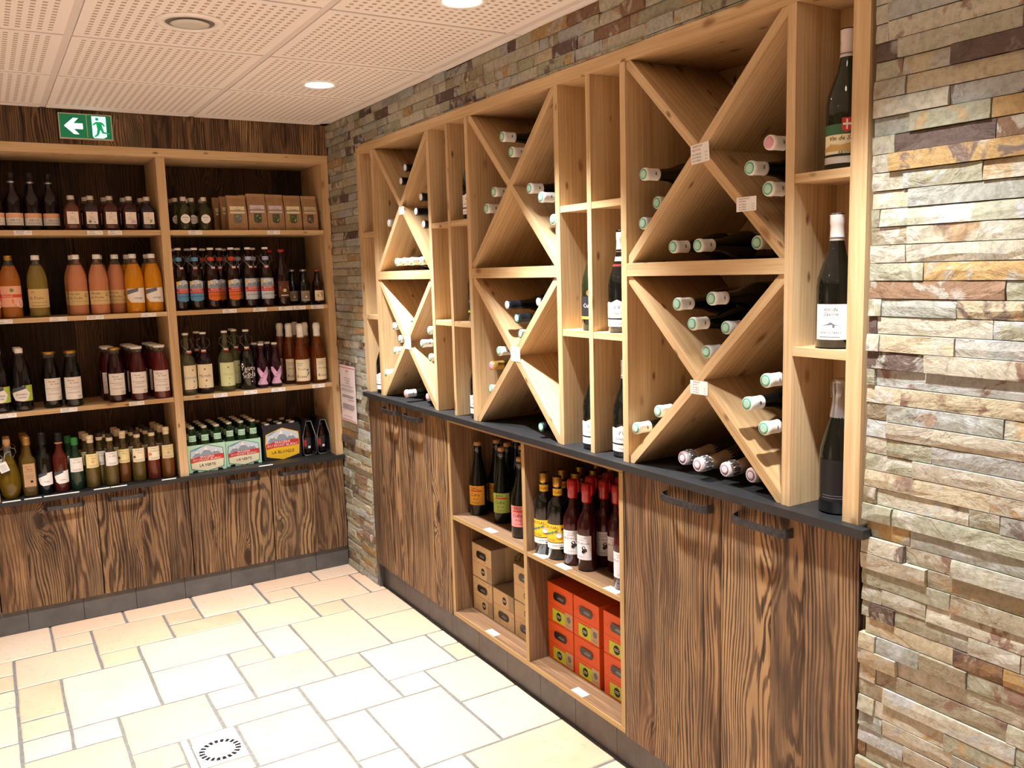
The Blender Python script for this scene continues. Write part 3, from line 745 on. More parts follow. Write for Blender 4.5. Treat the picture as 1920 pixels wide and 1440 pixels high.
def l_or(m):
    s=curved(m,.0418,.088,.045,.115); s.poly([(-.5,.35),(-.3,.05),(.5,.0),(.5,1),(-.5,.95)],WHITE); s.poly([(-.5,.55),(.1,.78),(.1,1.0),(-.5,.85)],MGREY); s.text('orange',.08,.30,.14,INK,.7)
kA=juice(('apricot_juice','A8662A',.1),GOLD,l_apri); kP=juice(('pear_juice','847338',.1),WPL,l_poire); kN=juice(('peach_nectar','C58460',.12),WPL,l_peche); kO=juice(('orange_juice','D08A12',.12),WPL,l_or)
put('juice_bottle',kA,(-1.457,.06,zB),'apricot juice bottle with gold cap and orange-white label, second left shelf')
put('juice_bottle',kA,(-1.5385,.06,zB),'apricot juice bottle cut off by the left edge of the photo, second left shelf')
put('juice_bottle',kP,(-1.352,.06,zB),'olive coloured pear juice bottle with white cap standing alone, second left shelf')
put('juice_bottle',kP,(-1.348,.15,zB),'pear juice bottle hidden behind the front one, second left shelf')
for x,y,d in ((-1.192,.065,'left of three at the front'),(-1.106,.055,'middle of three at the front'),(-1.024,.105,'right of three at the front'),(-1.197,.155,'behind the left one'),(-1.085,.175,'behind the middle one')):
    put('juice_bottle',kN,(x,y,zB),f'salmon pink peach nectar bottle, {d}, second left shelf',group='peach nectar bottles')
for x,y,d in ((-.954,.055,'front, left of two'),(-.871,.06,'front, beside the upright'),(-.962,.165,'behind the left one'),(-.876,.15,'behind the right one')):
    put('juice_bottle',kO,(x,y,zB),f'bright orange juice bottle, {d}, second left shelf',group='orange juice bottles')

# ---- third row left
def l_myrt(m):
    s=curved(m,.0418,.092,.044,.114); s.rect(0,.5,0,1,LIME); s.poly([(-.5,.4),(-.35,.08),(.0,0),(.2,.1),(.32,.5),(.1,.9),(-.5,.8)],WHITE); s.poly([(-.5,.55),(.15,.8),(.15,1.0),(-.5,.82)],plain('slate_print','4A525C',.7)); s.text('pomme',-.05,.42,.14,INK,.5); s.text('myrtille',-.03,.24,.14,INK,.6)
kM=bottle('juice',.0415,.277,plain('blueberry_juice','120C12',.08,spec=.6),[('cap',.0165,.925,1.0,WPL)],[l_myrt],neck=(.86,CGL))
for x,y,d in ((-1.5375,.05,'front left'),(-1.4525,.05,'front right'),(-1.456,.14,'standing behind')):
    put('juice_bottle',kM,(x,y,zC),f'black blueberry juice bottle with white cap, green label, {d}, third left shelf',group='blueberry juice bottles')
def l_nect(m):
    s=curved(m,.0390,.078,.034,.134); s.rect(-.5,.5,0,1,WHITE); s.text('Nectar',-.1,.86,.07,INK,.5,.3); s.text('de Cassis',.05,.75,.07,INK,.6,.3); s.lines(-.42,.42,.55,1,.1,MGREY,.014); s.lines(-.2,.3,.47,1,.1,MGREY,.012); s.lines(-.35,.42,.3,1,.1,MGREY,.014); s.lines(.2,.42,.14,2,.07,MGREY,.02)
def jark(nm,col,lidm): return bottle('jar',.0388,.253,plain(nm,col,.07,spec=.6),[('lid',.026,.955,1.0,lidm)],[l_nect],neck=(.84,CGL))
kJ1=jark('blackcurrant_nectar','0E0E12',GOLD); kJ2=jark('cherry_nectar','2A0C12',GOLD); kJ3=jark('raspberry_nectar','45131A',WPL); kJ4=jark('strawberry_nectar','5C1A1E',WPL)
put('nectar_bottle',kJ1,(-1.336,.06,zC),'black nectar bottle with gold lid and grey-white label, left of pair, third left shelf',group='gold lidded nectar bottles',rot=(0,0,R_(14)))
put('nectar_bottle',kJ1,(-1.251,.045,zC),'black nectar bottle with gold lid, right of pair, third left shelf',group='gold lidded nectar bottles')
put('nectar_bottle',kJ2,(-1.068,.05,zC),'dark cherry nectar bottle with gold lid, third left shelf')
for k in range(2): put('nectar_bottle',kJ3,(-1.085,.135+.083*k,zC),f'white lidded nectar bottle {["just behind","two behind"][k]} the cherry nectar bottle, third left shelf',group='nectar bottles behind')
put('nectar_bottle',kJ3,(-.974,.041,zC),'raspberry red nectar bottle with white lid, second from upright, third left shelf')
for k in range(3): put('nectar_bottle',kJ3,(-.980-.003*k,.1205+.0785*k,zC),f'nectar bottle, {["first","second","last"][k]} of the file behind the raspberry nectar bottle',group='nectar bottles behind')
put('nectar_bottle',kJ4,(-.873,.041,zC),'lighter red nectar bottle with white lid beside the upright, third left shelf',rot=(0,0,R_(-6)))
for k in range(3): put('nectar_bottle',kJ4,(-.880-.003*k,.1205+.0785*k,zC),f'nectar bottle, {["first","second","last"][k]} of the file behind the lighter red nectar bottle',group='nectar bottles behind')

# ---- worktop left: oils and vinegars
car=kind([('glass_body',MB().lathe([(.026,0),(.030,.004),(.035,.02),(.0425,.055),(.0430,.080),(.0385,.115),(.028,.155),(.017,.190,CGL),(.0135,.215),(.0165,.230),(.0165,.236)],OILG,24),'golden oil in clear glass'),
 ('cork_stopper',MB().lathe([(.0115,.228),(.0125,.240),(.0150,.246),(.0150,.262),(.012,.266)],CORK,16),None),
 ('hang_tag',None,None)][:2]) if True else None
def tagm():
    m=MB(); s=Sheet(m,lambda a,b,h:(.0+a*.94-b*.30-.012,-.047-h-.0008,.125+b*.94+a*.30),.036,.050); s.rect(-.5,.5,0,1,WHITE); s.rect(-.5,.5,0,.1,INK); s.lines(-.35,.35,.75,5,.12,MGREY,.03)
    m.tube([(-.02,-.046,.168),(-.010,-.022,.205),(.0,-.0178,.212),(.012,-.012,.212)],.0008,CREAM,4); return m
def handm():
    m=MB(); m.tube([(.016,0,.225),(.030,0,.222),(.033,0,.205),(.022,0,.185),(.018,0,.180)],.0025,CGL,6); m.tube([(-.016,0,.225),(-.030,0,.222),(-.033,0,.205),(-.022,0,.185),(-.018,0,.180)],.0025,CGL,6); return m
car+= kind([('hang_tag',tagm(),'white swing tag'),('ear_handles',handm(),None)])
put('oil_carafe',car,(-1.535,.052,zWT),'round-bellied glass carafe of golden oil with cork and hanging tag','carafe')
put('oil_carafe',car,(-1.535,.155,zWT),'glass carafe of oil hidden behind the front carafe','carafe')
def l_oil(m):
    s=flatfront(m,-.0304,.046,.045,.150); s.rect(-.5,.5,0,1,plain('tan_label','B8946C',.7)); s.text('Huile de',-.1,.88,.07,INK,.6,.2); s.text('Noix',.05,.76,.08,INK,.6,.2); s.lines(-.4,.4,.66,1,.1,INK,.01); s.lines(-.35,.35,.5,3,.07,MGREY,.015); s.disc(.15,.22,.006,INK)
kOil=bottle('vin',.030,.268,plain('walnut_oil','6A5520',.06,trans=.3),[('cap',.0155,.86,1.0,plain('bronze_cap','B08A4E',.4,metal=.7))],[l_oil],sq=.5,segs=24)
for k in range(3): put('oil_bottle',kOil,(-1.459-.004*k,.055+.07*k,zWT),['square walnut oil bottle with bronze cap and tan label, front','square oil bottle with bronze cap, middle of the file behind the tan label','square oil bottle with bronze cap, last of its file'][k],group='square oil bottles')
def l_bub(bg=WHITE,t='Vinaigre'):
    def f(m):
        s=curved(m,.0325,.066,.040,.100); s.poly([(-.5,.5),(-.4,.15),(-.2,0),(.5,.05),(.5,1),(.1,.95),(-.5,.8)],WHITE); s.poly([(-.5,.6),(.1,.85),(.1,1.05),(-.5,.88)],plain('slate_print','4A525C',.7)); s.text(t,.05,.3,.12,INK,.7)
    return f
kD=bottle('vin',.032,.280,DGL,[('cap',.0160,.80,1.0,BPL)],[l_bub()]); kRd=bottle('vin',.032,.270,plain('ruby_vinegar','5A2014',.06,trans=.2),[('cap',.0155,.83,1.0,BPL)],[l_bub(t='Cidre')],extra=[('neck_band',lambda m:m.lathe([(.0156,.222),(.0164,.223),(.0164,.228),(.0156,.229)],CORK,16),None)])
def l_txt(bg,t1,t2,mark=None,z0=.095,z1=.160,w=.060,R=.0305):
    def f(m):
        s=curved(m,R,w,z0,z1); s.rect(-.5,.5,0,1,bg); s.text(t1,0,.86,.10,INK,.85,.2); s.text(t2,.05,.68,.10,INK,.7,.2); s.lines(-.3,.4,.18,2,.08,MGREY,.02)
        if mark=='cross':
            for a,b in ((0,.52),(.0,.36),(-.07,.44),(.07,.44)): s.disc(a,b,.0022,RED)
        elif mark=='red': s.disc(-.33,.45,.007,RED)
        elif mark=='fig': s.disc(-.34,.38,.006,INK)
    return f
kG=bottle('vin',.031,.240,plain('dark_green_glass','16301C',.06,spec=.6),[('cap',.0150,.86,1.0,plain('green_cap','2F7A3A',.4))],[l_txt(WHITE,'Vinaigre','de Cidre',z0=.085,z1=.150,R=.0312)])
put('vinegar_bottle',kD,(-1.397,.055,zWT),'near-black vinegar bottle with black cap and white bubble label on worktop')
put('vinegar_bottle',kRd,(-1.332,.055,zWT),'ruby brown vinegar bottle with black cap and white bubble label on worktop')
put('vinegar_bottle',kG,(-1.268,.055,zWT),'dark green vinegar bottle with green cap on worktop')
put('vinegar_bottle',kG,(-1.290,.13,zWT),'dark green vinegar bottle standing behind the front green one')
cidg=plain('cider_vinegar','6B5A26',.05,trans=.35); cidr=plain('pink_cider_vinegar','6A2A1C',.05,trans=.25); cida=plain('amber_vinegar','7A4A18',.05,trans=.3)
pcork=plain('pale_stopper','D9C9A4',.5); dtop=plain('dark_stopper','2A1E1C',.5)
def vk(gl,lab,topm=dtop): return bottle('vin',.0303,.243,gl,[('stopper',.0142,.860,.930,pcork),('stopper_top',.0152,.931,1.0,topm)],[lab],neck=(.60,plain('amber_clear','A08A5A',.04,trans=.85)))
vks=[(-1.203,.05,vk(cidg,l_txt(PALEY,'Vinaigre de','Cidre','cross'),pcork),'yellow label with red cross dots'),(-1.122,.045,vk(cidg,l_txt(WHITE,'Vinaigre','de Cidre')),'white label in front of its neighbours'),
 (-1.062,.075,vk(cida,l_txt(PALEY,'Vinaigre de','Miel','fig'),pcork),'beige label half hidden by white-labelled bottle'),(-1.002,.05,vk(cidg,l_txt(CREAM,'Vinaigre de','Cidre','fig')),'cream label with dark figure'),
 (-.937,.05,vk(cidr,l_txt(CREAM,'Vinaigre de','Framboise','red')),'cream label with red fruit'),(-.872,.05,vk(cida,l_txt(plain('dull_cream','D8C99A',.7),'Vinaigre de','Myrtille','cross'),pcork),'dull cream label, next to the upright')]
put('vinegar_bottle',vks[1][2],(-1.160,.096,zWT),'vinegar bottle with white label just behind the one standing forward on worktop')
for x,y,k,d in vks:
    put('vinegar_bottle',k,(x,y,zWT),f'amber vinegar bottle, {d}, on left worktop',group='vinegar bottles in front',rot=(0,0,jr(8)))
    for j in range(2 if x<-1.0 else 3):
        put('vinegar_bottle',k,(x-.013-.006*j,y+.079+.063*j+(.035 if abs(x+1.122)<.001 else 0),zWT),f'vinegar bottle, number {["two","three","four"][j]} in the file with {d}',group='vinegar bottles behind')

# ---- top shelf right: small oils and kraft bags
def l_round(m): 
    s=flatfront(m,-.0312,.05,.02,.08); s.disc(0,.55,.0215,CREAM,24); s.disc(0,.55,.0205,WHITE,24); s.lines(-.3,.3,.66,1,.1,MGREY,.04); s.lines(-.15,.25,.45,1,.1,MGREY,.02)
kSm=bottle('flask',.0315,.157,plain('green_oil','3A3A12',.05,trans=.35),[('cap',.0140,.88,1.0,plain('pale_cap','D8CEC0',.4,metal=.2))],[l_round],neck=(.76,CGL))
for x,y,d in ((-.711,.045,'front left with round white label'),(-.618,.045,'front right with round white label'),(-.6645,.096,'between and behind the two front ones'),(-.736,.112,'second of the left file'),(-.740,.182,'last of the left file'),(-.672,.162,'back, second column'),(-.604,.150,'back, third column')):
    put('oil_flask',kSm,(x,y,zA),f'small olive oil flask, {d}, top right shelf',group='small olive oil flasks')
def bagk(w,h,leaf,lab):
    m=MB(); d=.055; t=.006
    # gusseted bag: full body below, pinched to a folded strip on top
    sec=[(0,w/2,d/2),(.012,w/2,d/2+.002),(h*.55,w/2*.99,d/2),(h*.82,w/2*.98,d*.2),(h*.92,w/2*.98,.004),(h,w/2*.98,.003)]
    vs=[];[vs.extend([(-a,-b,z),(a,-b,z),(a,b,z),(-a,b,z)]) for z,a,b in sec]
    fs=[(i*4+k,i*4+(k+1)%4,(i+1)*4+(k+1)%4,(i+1)*4+k) for i in range(len(sec)-1) for k in range(4)]+[(3,2,1,0),tuple(range(4*len(sec)-4,4*len(sec)))]
    m.add(vs,fs,CARD)
    ml=MB(); s=flatfront(ml,-d/2-.001,w*.78,h*.48,h*.69); 
    s.fn=lambda a,b,hh:(a,-d/2*(1-max(0,(h*.48+b-h*.55)/(h*.27))*.62)-.0025-hh,h*.48+b)
    s.rect(-.5,.5,0,1,lab); s.text('TISANE',0,.55,.2,MGREY,.7); s.disc(0,.85,.0018,MGREY)
    mw=MB(); s=flatfront(mw,-d/2-.0012,w*.42,h*.20,h*.46); n=10
    pts=[(-.5,.98),(-.5,.25)]+[(-.5*math.cos(math.pi*i/n),.25-.25*math.sin(math.pi*i/n)) for i in range(1,n)]+[(.5,.25),(.5,.98)]; s.poly(pts,leaf)
    rr=random.Random(int(w*1e4)); 
    for i in range(9): s.disc(rr.uniform(-.35,.35),rr.uniform(.15,.85),rr.uniform(.0015,.0035),plain('leaf_glint','B8BDAE',.3) if i%3==0 else plain('leaf_mid','6F7D52',.6),6)
    mf=MB(); mf.box(-w/2*.99,w/2*.99,-.0055,.0055,h-.012,h+.001,CARD); 
    return kind([('paper_bag',m,None),('label',ml,None),('window',mw,None),('folded_top',mf,None)])
LF=plain('dry_leaf_green','4A5438',.7); LG=plain('dry_leaf_grey','6E7268',.6); LB=plain('dry_leaf_brown','5E4836',.7)
bags=[(-.463,.098,.172,LG,CREAM,'cream label and grey leaves'),(-.366,.098,.182,LF,plain('lilac_label','DCD3DC',.7),'lilac label, tallest of the five'),(-.275,.092,.180,LF,plain('lilac_label2','D9D0D6',.7),'lilac label, middle of the five'),(-.186,.092,.177,LF,CREAM,'black-lined cream label, fourth from left'),(-.098,.084,.176,LB,plain('dull_label','CFC2A2',.7),'brown leaves, next to the right upright')]
for x,w,h,lf,lb,d in bags:
    k=bagk(w*.93,h-.004,lf,lb); put('herb_bag',k,(x,.055,zA),f'kraft paper herb bag in front row with window, {d}','bag','kraft herb bags')
    for j in range(2 if x<-.42 else 1): put('herb_bag',k,(x-.018-.02*j,.122+.065*j,zA),f'kraft herb bag, {["next","last"][j]} behind bag with {d}','bag','kraft herb bags')

# ---- second shelf right: swing-top beers
def beerlab(c1,c2,name,bgm=None):
    def f(m):
        s=curved(m,.0350,.076,.040,.144)
        if bgm: s.rect(-.5,.5,0,1,bgm)
        s.poly([(-.46,.12),(-.40,.06),(0,0),(.40,.06),(.46,.12),(.46,.92),(0,1),(-.46,.92)],SNOW)
        s.poly([(-.44,.62),(-.2,.92),(-.05,.72),(.12,.95),(.44,.62)],ROCK); s.poly([(-.2,.92),(-.3,.80),(-.14,.78)],WHITE); s.poly([(.12,.95),(.03,.82),(.22,.82)],WHITE)
        s.poly([(-.46,.12),(-.40,.06),(0,0),(.40,.06),(.46,.12),(.46,.40),(-.46,.40)],c1)
        s.rect(-.46,.46,.38,.60,RED); s.text('BRASSERIE',0,.545,.065,WHITE,.8); s.text('DU MONT BLANC',0,.455,.065,WHITE,.88); s.text(name,0,.24,.085,c2,.75)
        s.rect(-.44,-.28,.80,.94,YEL)
    return f
def beerk(glass,c1,name,band,bgm=None,c2=INK,closed=False):
    def nb(m): s=curved(m,.0158,.055,.232,.252,.005); s.rect(-.5,.5,0,1,band)
    R=.0346; H=.297
    ex=[('wire_clasp',lambda m:(wire(m,.0145,.262),m.lathe([(.0105,.196),(.0105,.205)],WPL,14,c=(0,-.020)),m.lathe([(.012,.193),(.012,.1965)],REDP,14,c=(0,-.020))),None)]
    return bottle('beer',R,H,glass,[('stopper',.0150,.965,1.0,WPL)],[beerlab(c1,c2,name,bgm),nb],extra=ex)
bB=beerk(BGL,BLU,'LA BLANCHE',BLU); bO=beerk(BGL,ORG,'LA ROUSSE',plain('orange_red','C4472A',.6)); bL=beerk(BGL,SNOW,'LA BLANCHE',LAV,bgm=LAV)
rows=[(-.7515,.055,bB,'blue label, beside the left upright',20),(-.676,.06,bB,'blue label, second from left',-8),(-.600,.06,bO,'orange label, third from left',10),(-.544,.125,bO,'orange label, set back between two others',-10),(-.503,.055,bO,'orange label, fourth in the front row',10),(-.421,.055,bL,'lavender label, fifth in the front row',12),(-.335,.055,bL,'lavender label, next to the brown bottle',-6)]
for x,y,k,d,r in rows:
    put('beer_bottle',k,(x,y,zB),f'swing-top beer bottle, {d}, second right shelf',group='swing top beer bottles',rot=(0,0,R_(r)))
for i,(x,y,k) in enumerate(((-.690,.145,bB),(-.616,.160,bO),(-.7520,.180,bB),(-.45,.14,bL),(-.375,.14,bL),(-.66,.225,bO),(-.50,.225,bL))):
    put('beer_bottle',k,(x,y,zB),f'swing-top beer bottle in the back rows, {["second","third","first","sixth","seventh","fourth","fifth"][i]} from left, second right shelf',group='swing top beer bottles',rot=(0,0,jr(60)))
def l_brown(w,z0,z1,R,bg):
    def f(m):
        s=curved(m,R,w,z0,z1); s.rect(-.5,.5,0,1,bg); s.disc(0,.58,(z1-z0)*.30,plain('old_gold_print','B98A3A',.6)); s.disc(.02,.55,(z1-z0)*.22,plain('rust_print','8A3A22',.7)); s.disc(.0,.42,(z1-z0)*.10,CREAM); s.rect(-.3,.3,.08,.14,CREAM)
    return f
kBr=bottle('beer',.0335,.285,BGL,[('crown_cap',.0148,.955,1.0,REDP)],[l_brown(.064,.045,.125,.0338,plain('brown_label','5A3420',.7))])
put('beer_bottle',kBr,(-.255,.055,zB),'brown beer bottle with red cap and brown-gold portrait label, second right shelf')
put('beer_bottle',kBr,(-.292,.135,zB),'brown beer bottle with red cap standing behind the portrait-label one')
kS1=bottle('beer',.0295,.182,DGL,[('crown_cap',.0145,.945,1.0,SILV)],[l_brown(.052,.020,.072,.0298,plain('taupe_label','8C857E',.7))])
kS2=bottle('beer',.0295,.180,BGL,[('crown_cap',.0145,.945,1.0,plain('rust_cap','9E3F2C',.4))],[l_brown(.052,.020,.072,.0298,CREAM)])
put('small_beer_bottle',kS1,(-.146,.05,zB),'small dark beer bottle with taupe label and silver cap, second right shelf')
put('small_beer_bottle',kS1,(-.188,.11,zB),'small dark beer bottle behind, left of the taupe-label one')
put('small_beer_bottle',kS1,(-.126,.125,zB),'small dark beer bottle behind, right of the taupe-label one')
put('small_beer_bottle',kS2,(-.073,.05,zB),'small beer bottle with cream and red label next to the right upright')

# ---- third shelf right: lemonades, cola, small blueberry sodas, foil-topped cider
def lemk(gl,name,col,nm,lab=CREAM):
    def l(m): s=curved(m,.0388,.084,.028,.144); s.rect(-.5,.5,0,1,lab); s.disc(0,.80,.004,MGREY); s.text(name,0,.5,.16,col,.9,.25); s.disc(.05,.32,.004,col); s.disc(0,.09,.0028,MGREY)
    return bottle('slim',.0385,.300,gl,[('stopper',.0150,.968,1.0,WPL)],[l],extra=[('wire_clasp',lambda m:(wire(m,.0145,.270),m.lathe([(.0115,.206),(.0115,.214)],WPL,14,c=(0,-.020)),m.lathe([(.012,.200),(.012,.2065)],REDP,14,c=(0,-.020))),None)])
kl1=lemk(plain('lemonade_glass','8C8C6C',.04,trans=.7),'Limonade',BLU,'lem'); kl2=lemk(plain('purple_lemonade','24101E',.05,spec=.6),'Myrtille',PUR,'myr'); kl3=lemk(plain('green_lemonade','8F946A',.04,trans=.7),'Genepi',LIME,'gen',plain('pale_green_label','DCE6B4',.7))
def l_cola(m):
    s=curved(m,.0388,.086,.028,.150); s.text('Yaute',0,.66,.24,WHITE,.92,.2); s.text('Cola',.05,.42,.24,WHITE,.85,.2); s.text('Cola des Alpes',0,.27,.07,WHITE,.8,.1); s.disc(-.32,.82,.006,WHITE); s.disc(.2,.10,.003,WHITE)
kl4=bottle('slim',.0385,.300,DGL,[('stopper',.0150,.968,1.0,WPL)],[l_cola],extra=[('wire_clasp',lambda m:(wire(m,.0145,.270),m.lathe([(.0115,.206),(.0115,.214)],WPL,14,c=(0,-.020)),m.lathe([(.012,.200),(.012,.2065)],REDP,14,c=(0,-.020))),None)])
for x,y,k,d,r in ((-.747,.055,kl1,'clear lemonade bottle with cream label and blue script',25),(-.664,.06,kl2,'dark purple lemonade bottle with cream label and purple script',-14),(-.676,.145,kl2,'dark lemonade bottle hidden behind the purple-script one',-20),(-.562,.06,kl3,'clear lemonade bottle with pale green label and green script',0),(-.457,.06,kl4,'black cola bottle with white script lettering',-12),(-.498,.135,kl3,'pale-green-label bottle just left behind the cola',10),(-.49,.215,kl4,'cola bottle at the back of its file',10)):
    put('soda_bottle',k,(x,y,zC),f'swing-top {d}, third right shelf',group='swing top soda bottles',rot=(0,0,R_(r)))
def l_tiny(m):
    s=curved(m,.0293,.060,.018,.106); s.poly([(-.5,.98),(-.30,.98),(.10,.58),(-.12,.34),(-.5,.78)],LPK); s.poly([(-.5,.0),(.05,.0),(.5,.62),(.5,1.0),(.34,1.0),(-.5,.10)],LPK); s.poly([(.02,.30),(.16,.34),(.46,.0),(.0,.0)],LPK); s.text('MYRTILLE',.0,.5,.17,PUR,1.3,0,R_(56))
kTy=bottle('beer',.029,.226,plain('blueberry_soda','2C0C1E',.05,spec=.6),[('crown_cap',.0145,.955,1.0,WPL)],[l_tiny],neck=(.80,plain('plum_clear','6A4A52',.05,trans=.6)))
for x,y,d in ((-.388,.055,'front left'),(-.318,.055,'front right'),(-.402,.125,'behind left'),(-.335,.125,'behind right'),(-.350,.19,'last of the right file')):
    put('small_soda_bottle',kTy,(x,y,zC),f'small purple blueberry soda bottle with pink cross label, {d}',group='small blueberry soda bottles',rot=(0,0,R_(-5)))
def l_ros(m): s=curved(m,.0402,.086,.018,.130); s.rect(-.5,.5,0,1,CREAM); s.lines(-.4,-.05,.82,2,.08,MGREY,.02); s.text('Recolte',-.1,.56,.09,MGREY,.6,.2); s.text('Rosee',-.12,.22,.16,INK,.6,.3); s.disc(.25,.5,.006,MGREY); s.disc(.3,.36,.006,MGREY); s.disc(.22,.28,.004,MGREY)
def foil(m,H,mat,z=.66): m.lathe([(.0215,z*H),(.0195,(z+.06)*H),(.0172,.84*H),(.0168,.89*H),(.0185,.90*H),(.0190,.94*H),(.0175,.975*H),(.0125,H*1.0)],mat,18)
kCi=bottle('champ',.040,.315,plain('rose_cider','8A4416',.05,trans=.5),[],[l_ros],extra=[('foil',lambda m:foil(m,.315,WPL),None)])
for x,y,d,r in ((-.180,.055,'front left',-4),(-.092,.055,'front right, by the upright',30),(-.216,.132,'second row left',10),(-.128,.14,'second row right',0),(-.240,.212,'back row left',0),(-.155,.225,'back row right',0)):
    put('sparkling_bottle',kCi,(x,y,zC),f'amber rose sparkling bottle with white foil top, {d}, third right shelf',group='white foil sparkling bottles',rot=(0,0,R_(r)))

# ---- beer packs on the worktop
def l_pk(m): s=curved(m,.0205,.040,.150,.180,.005); s.rect(-.5,.5,0,1,MINT); s.lines(-.4,.4,.6,2,.3,MINTD,.06)
kPk=bottle('beer',.0282,.222,plain('green_beer_glass','24401C',.05,trans=.4),[('crown_cap',.0142,.955,1.0,plain('pale_crown','CFC9B4',.4,metal=.4))],[l_pk])
kPk=[p for p in kPk]
def packfront(m,yf,w,h,xc,c1,name,frame,bg,namec=INK):
    s=flatfront(m,yf-.0006,w,.0,h,xc); o=[(-.42,.14),(-.30,.10),(0,.02),(.30,.10),(.42,.14),(.44,.5),(.42,.80),(.28,.86),(0,.97),(-.28,.86),(-.42,.80),(-.44,.5)]
    s.poly([(a*1.04,.5+(b-.5)*1.05) for a,b in o],frame); s.poly(o,c1)
    s.poly([(-.43,.52),(.43,.52),(.42,.80),(.28,.86),(0,.97),(-.28,.86),(-.42,.80)],SNOW)
    s.poly([(-.40,.56),(-.26,.78),(-.16,.64),(-.02,.92),(.14,.66),(.24,.80),(.40,.56)],ROCK); s.poly([(-.02,.92),(-.09,.78),(-.01,.80),(.06,.77)],WHITE); s.poly([(-.26,.78),(-.31,.70),(-.22,.70)],WHITE); s.poly([(.24,.80),(.19,.71),(.29,.71)],WHITE); s.poly([(-.43,.78),(-.28,.86),(-.1,.93),(-.3,.80)],plain('sky_print','6FA6D0',.6))
    s.poly([(-.44,.36),(-.2,.40),(.2,.40),(.44,.42),(.44,.60),(.2,.60),(-.2,.58),(-.44,.52)],RED)
    s.text('BRASSERIE',0,.548,.075,WHITE,.6); s.text('DU MONT BLANC',0,.452,.085,WHITE,.80); s.text(name,0,.25,.095,namec,.6)
def mintpack(x0,x1,y0,d,h,label,rows=2):
    t=thing('beer_carrier',((x0+x1)/2,y0+d/2,zWT),label,'beer pack','mint beer packs')
    m=MB(); xc=(x0+x1)/2; w=x1-x0
    # carton: upright walls, sloped shoulder between the bottle rows, notched foot
    e=.0010; zz=zWT+.0006
    m.box(x0,x1,y0,y0+e,zz,zWT+h,MINT); m.box(x0,x1,y0+d-e,y0+d,zz,zWT+h,MINT); m.box(x0,x0+e,y0+e,y0+d-e,zz,zWT+h,MINT); m.box(x1-e,x1,y0+e,y0+d-e,zz,zWT+h,MINT); m.box(x0+e,x1-e,y0+e,y0+d-e,zz,zWT+.0020,MINT)
    part('carton',m,t)
    m=MB(); mm=MB(); packfront(mm,y0,w,h,0,CREAM,'LA VERTE',MINTD,MINT); m.add([(a+xc,b,c+zWT) for a,b,c in mm.v],[],MINT)
    m=MB(); m.v=[(a+xc,b,c+zWT) for a,b,c in mm.v]; m.g=m.v[:]; m.f=mm.f; m.m=mm.m; m.sm=mm.sm; m.mats=mm.mats; part('front_print',m,t)
    m=MB()
    for k in range(3):
        cx=x0+w*(k+.5)/3
        m.prism([(cx-.014,zWT),(cx+.014,zWT),(cx+.010,zWT+.009),(cx-.010,zWT+.009)],y0-.0008,y0-.0002,BPL,'y')
    part('foot_notches',m,t)
    return t
packs=[(-.778,-.598,.048,'left front mint green beer carrier on right worktop',1),(-.590,-.414,.075,'right front mint green beer carrier on right worktop',1),(-.778,-.598,.1705,'mint green beer carrier hidden behind the left front one',0),(-.590,-.414,.1968,'mint green beer carrier hidden behind the right front one',0)]
for x0,x1,y0,lab,fr in packs:
    mintpack(x0,x1,y0,.1205,.136 if x0<-.7 else .130,lab)
    for j in range(2):
        for i in range(3):
            x=x0+(x1-x0)*(i+.5)/3; y=y0+.0305+.0595*j
            t=put('beer_bottle',kPk,(x,y,zWT+.0022),f'green beer bottle, {["left","middle","right"][i]} of {["front","rear"][j]} row, in {lab.replace(" on right worktop","").replace("mint green ","")}',group='green beers in carriers')
t=thing('beer_carton',(-.298,.16,zWT),'closed black beer carton with yellow and red front print on right worktop','beer pack')
m=MB(); m.prism([(.085,zWT+.001),(.225,zWT+.001),(.225,zWT+.160),(.200,zWT+.182),(.110,zWT+.182),(.085,zWT+.165)],-.397,-.200,plain('black_card','242226',.5),'x'); part('carton',m,t)
mm=MB(); packfront(mm,.085,.197,.168,0,YEL,'LA BLONDE',YEL,BPL,plain('brown_print','7A4A1E',.6)); m=MB(); m.v=[(a-.2985,b,c+zWT) for a,b,c in mm.v]; m.g=m.v[:]; m.f=mm.f; m.m=mm.m; m.sm=mm.sm; m.mats=mm.mats; part('front_print',m,t)
for j in range(2):
    for i in range(3):
        m=MB(); x=-.397+.197*(i+.5)/3; y=.125+.055*j; m.lathe([(.0145,zWT+.176),(.0148,zWT+.186),(.0130,zWT+.190)],plain('pale_crown','CFC9B4',.4,metal=.4),14,c=(x,y)); part('crown_cap',m,t)
t=thing('beer_carton',(-.31,.29,zWT),'closed black beer carton hidden behind the yellow-print one','beer pack')
m=MB(); m.box(-.405,-.205,.235,.315,zWT+.001,zWT+.178,plain('black_card','242226',.5)); part('carton',m,t)
for j in range(3):
    m=MB(); m.lathe([(.0145,zWT+.176),(.0148,zWT+.186),(.0130,zWT+.190)],plain('pale_crown','CFC9B4',.4,metal=.4),14,c=(-.375+.067*j,.27)); part('crown_cap',m,t)
kEnd=bottle('beer',.0250,.158,BGL,[('crown_cap',.0140,.950,1.0,BPL)],[simple_label(.0257,.040,.025,.085,plain('dark_label','2A2A34',.6),[('rect',-.5,-.1,.2,.8,RED),('rect',.1,.4,.05,.25,WHITE)])])
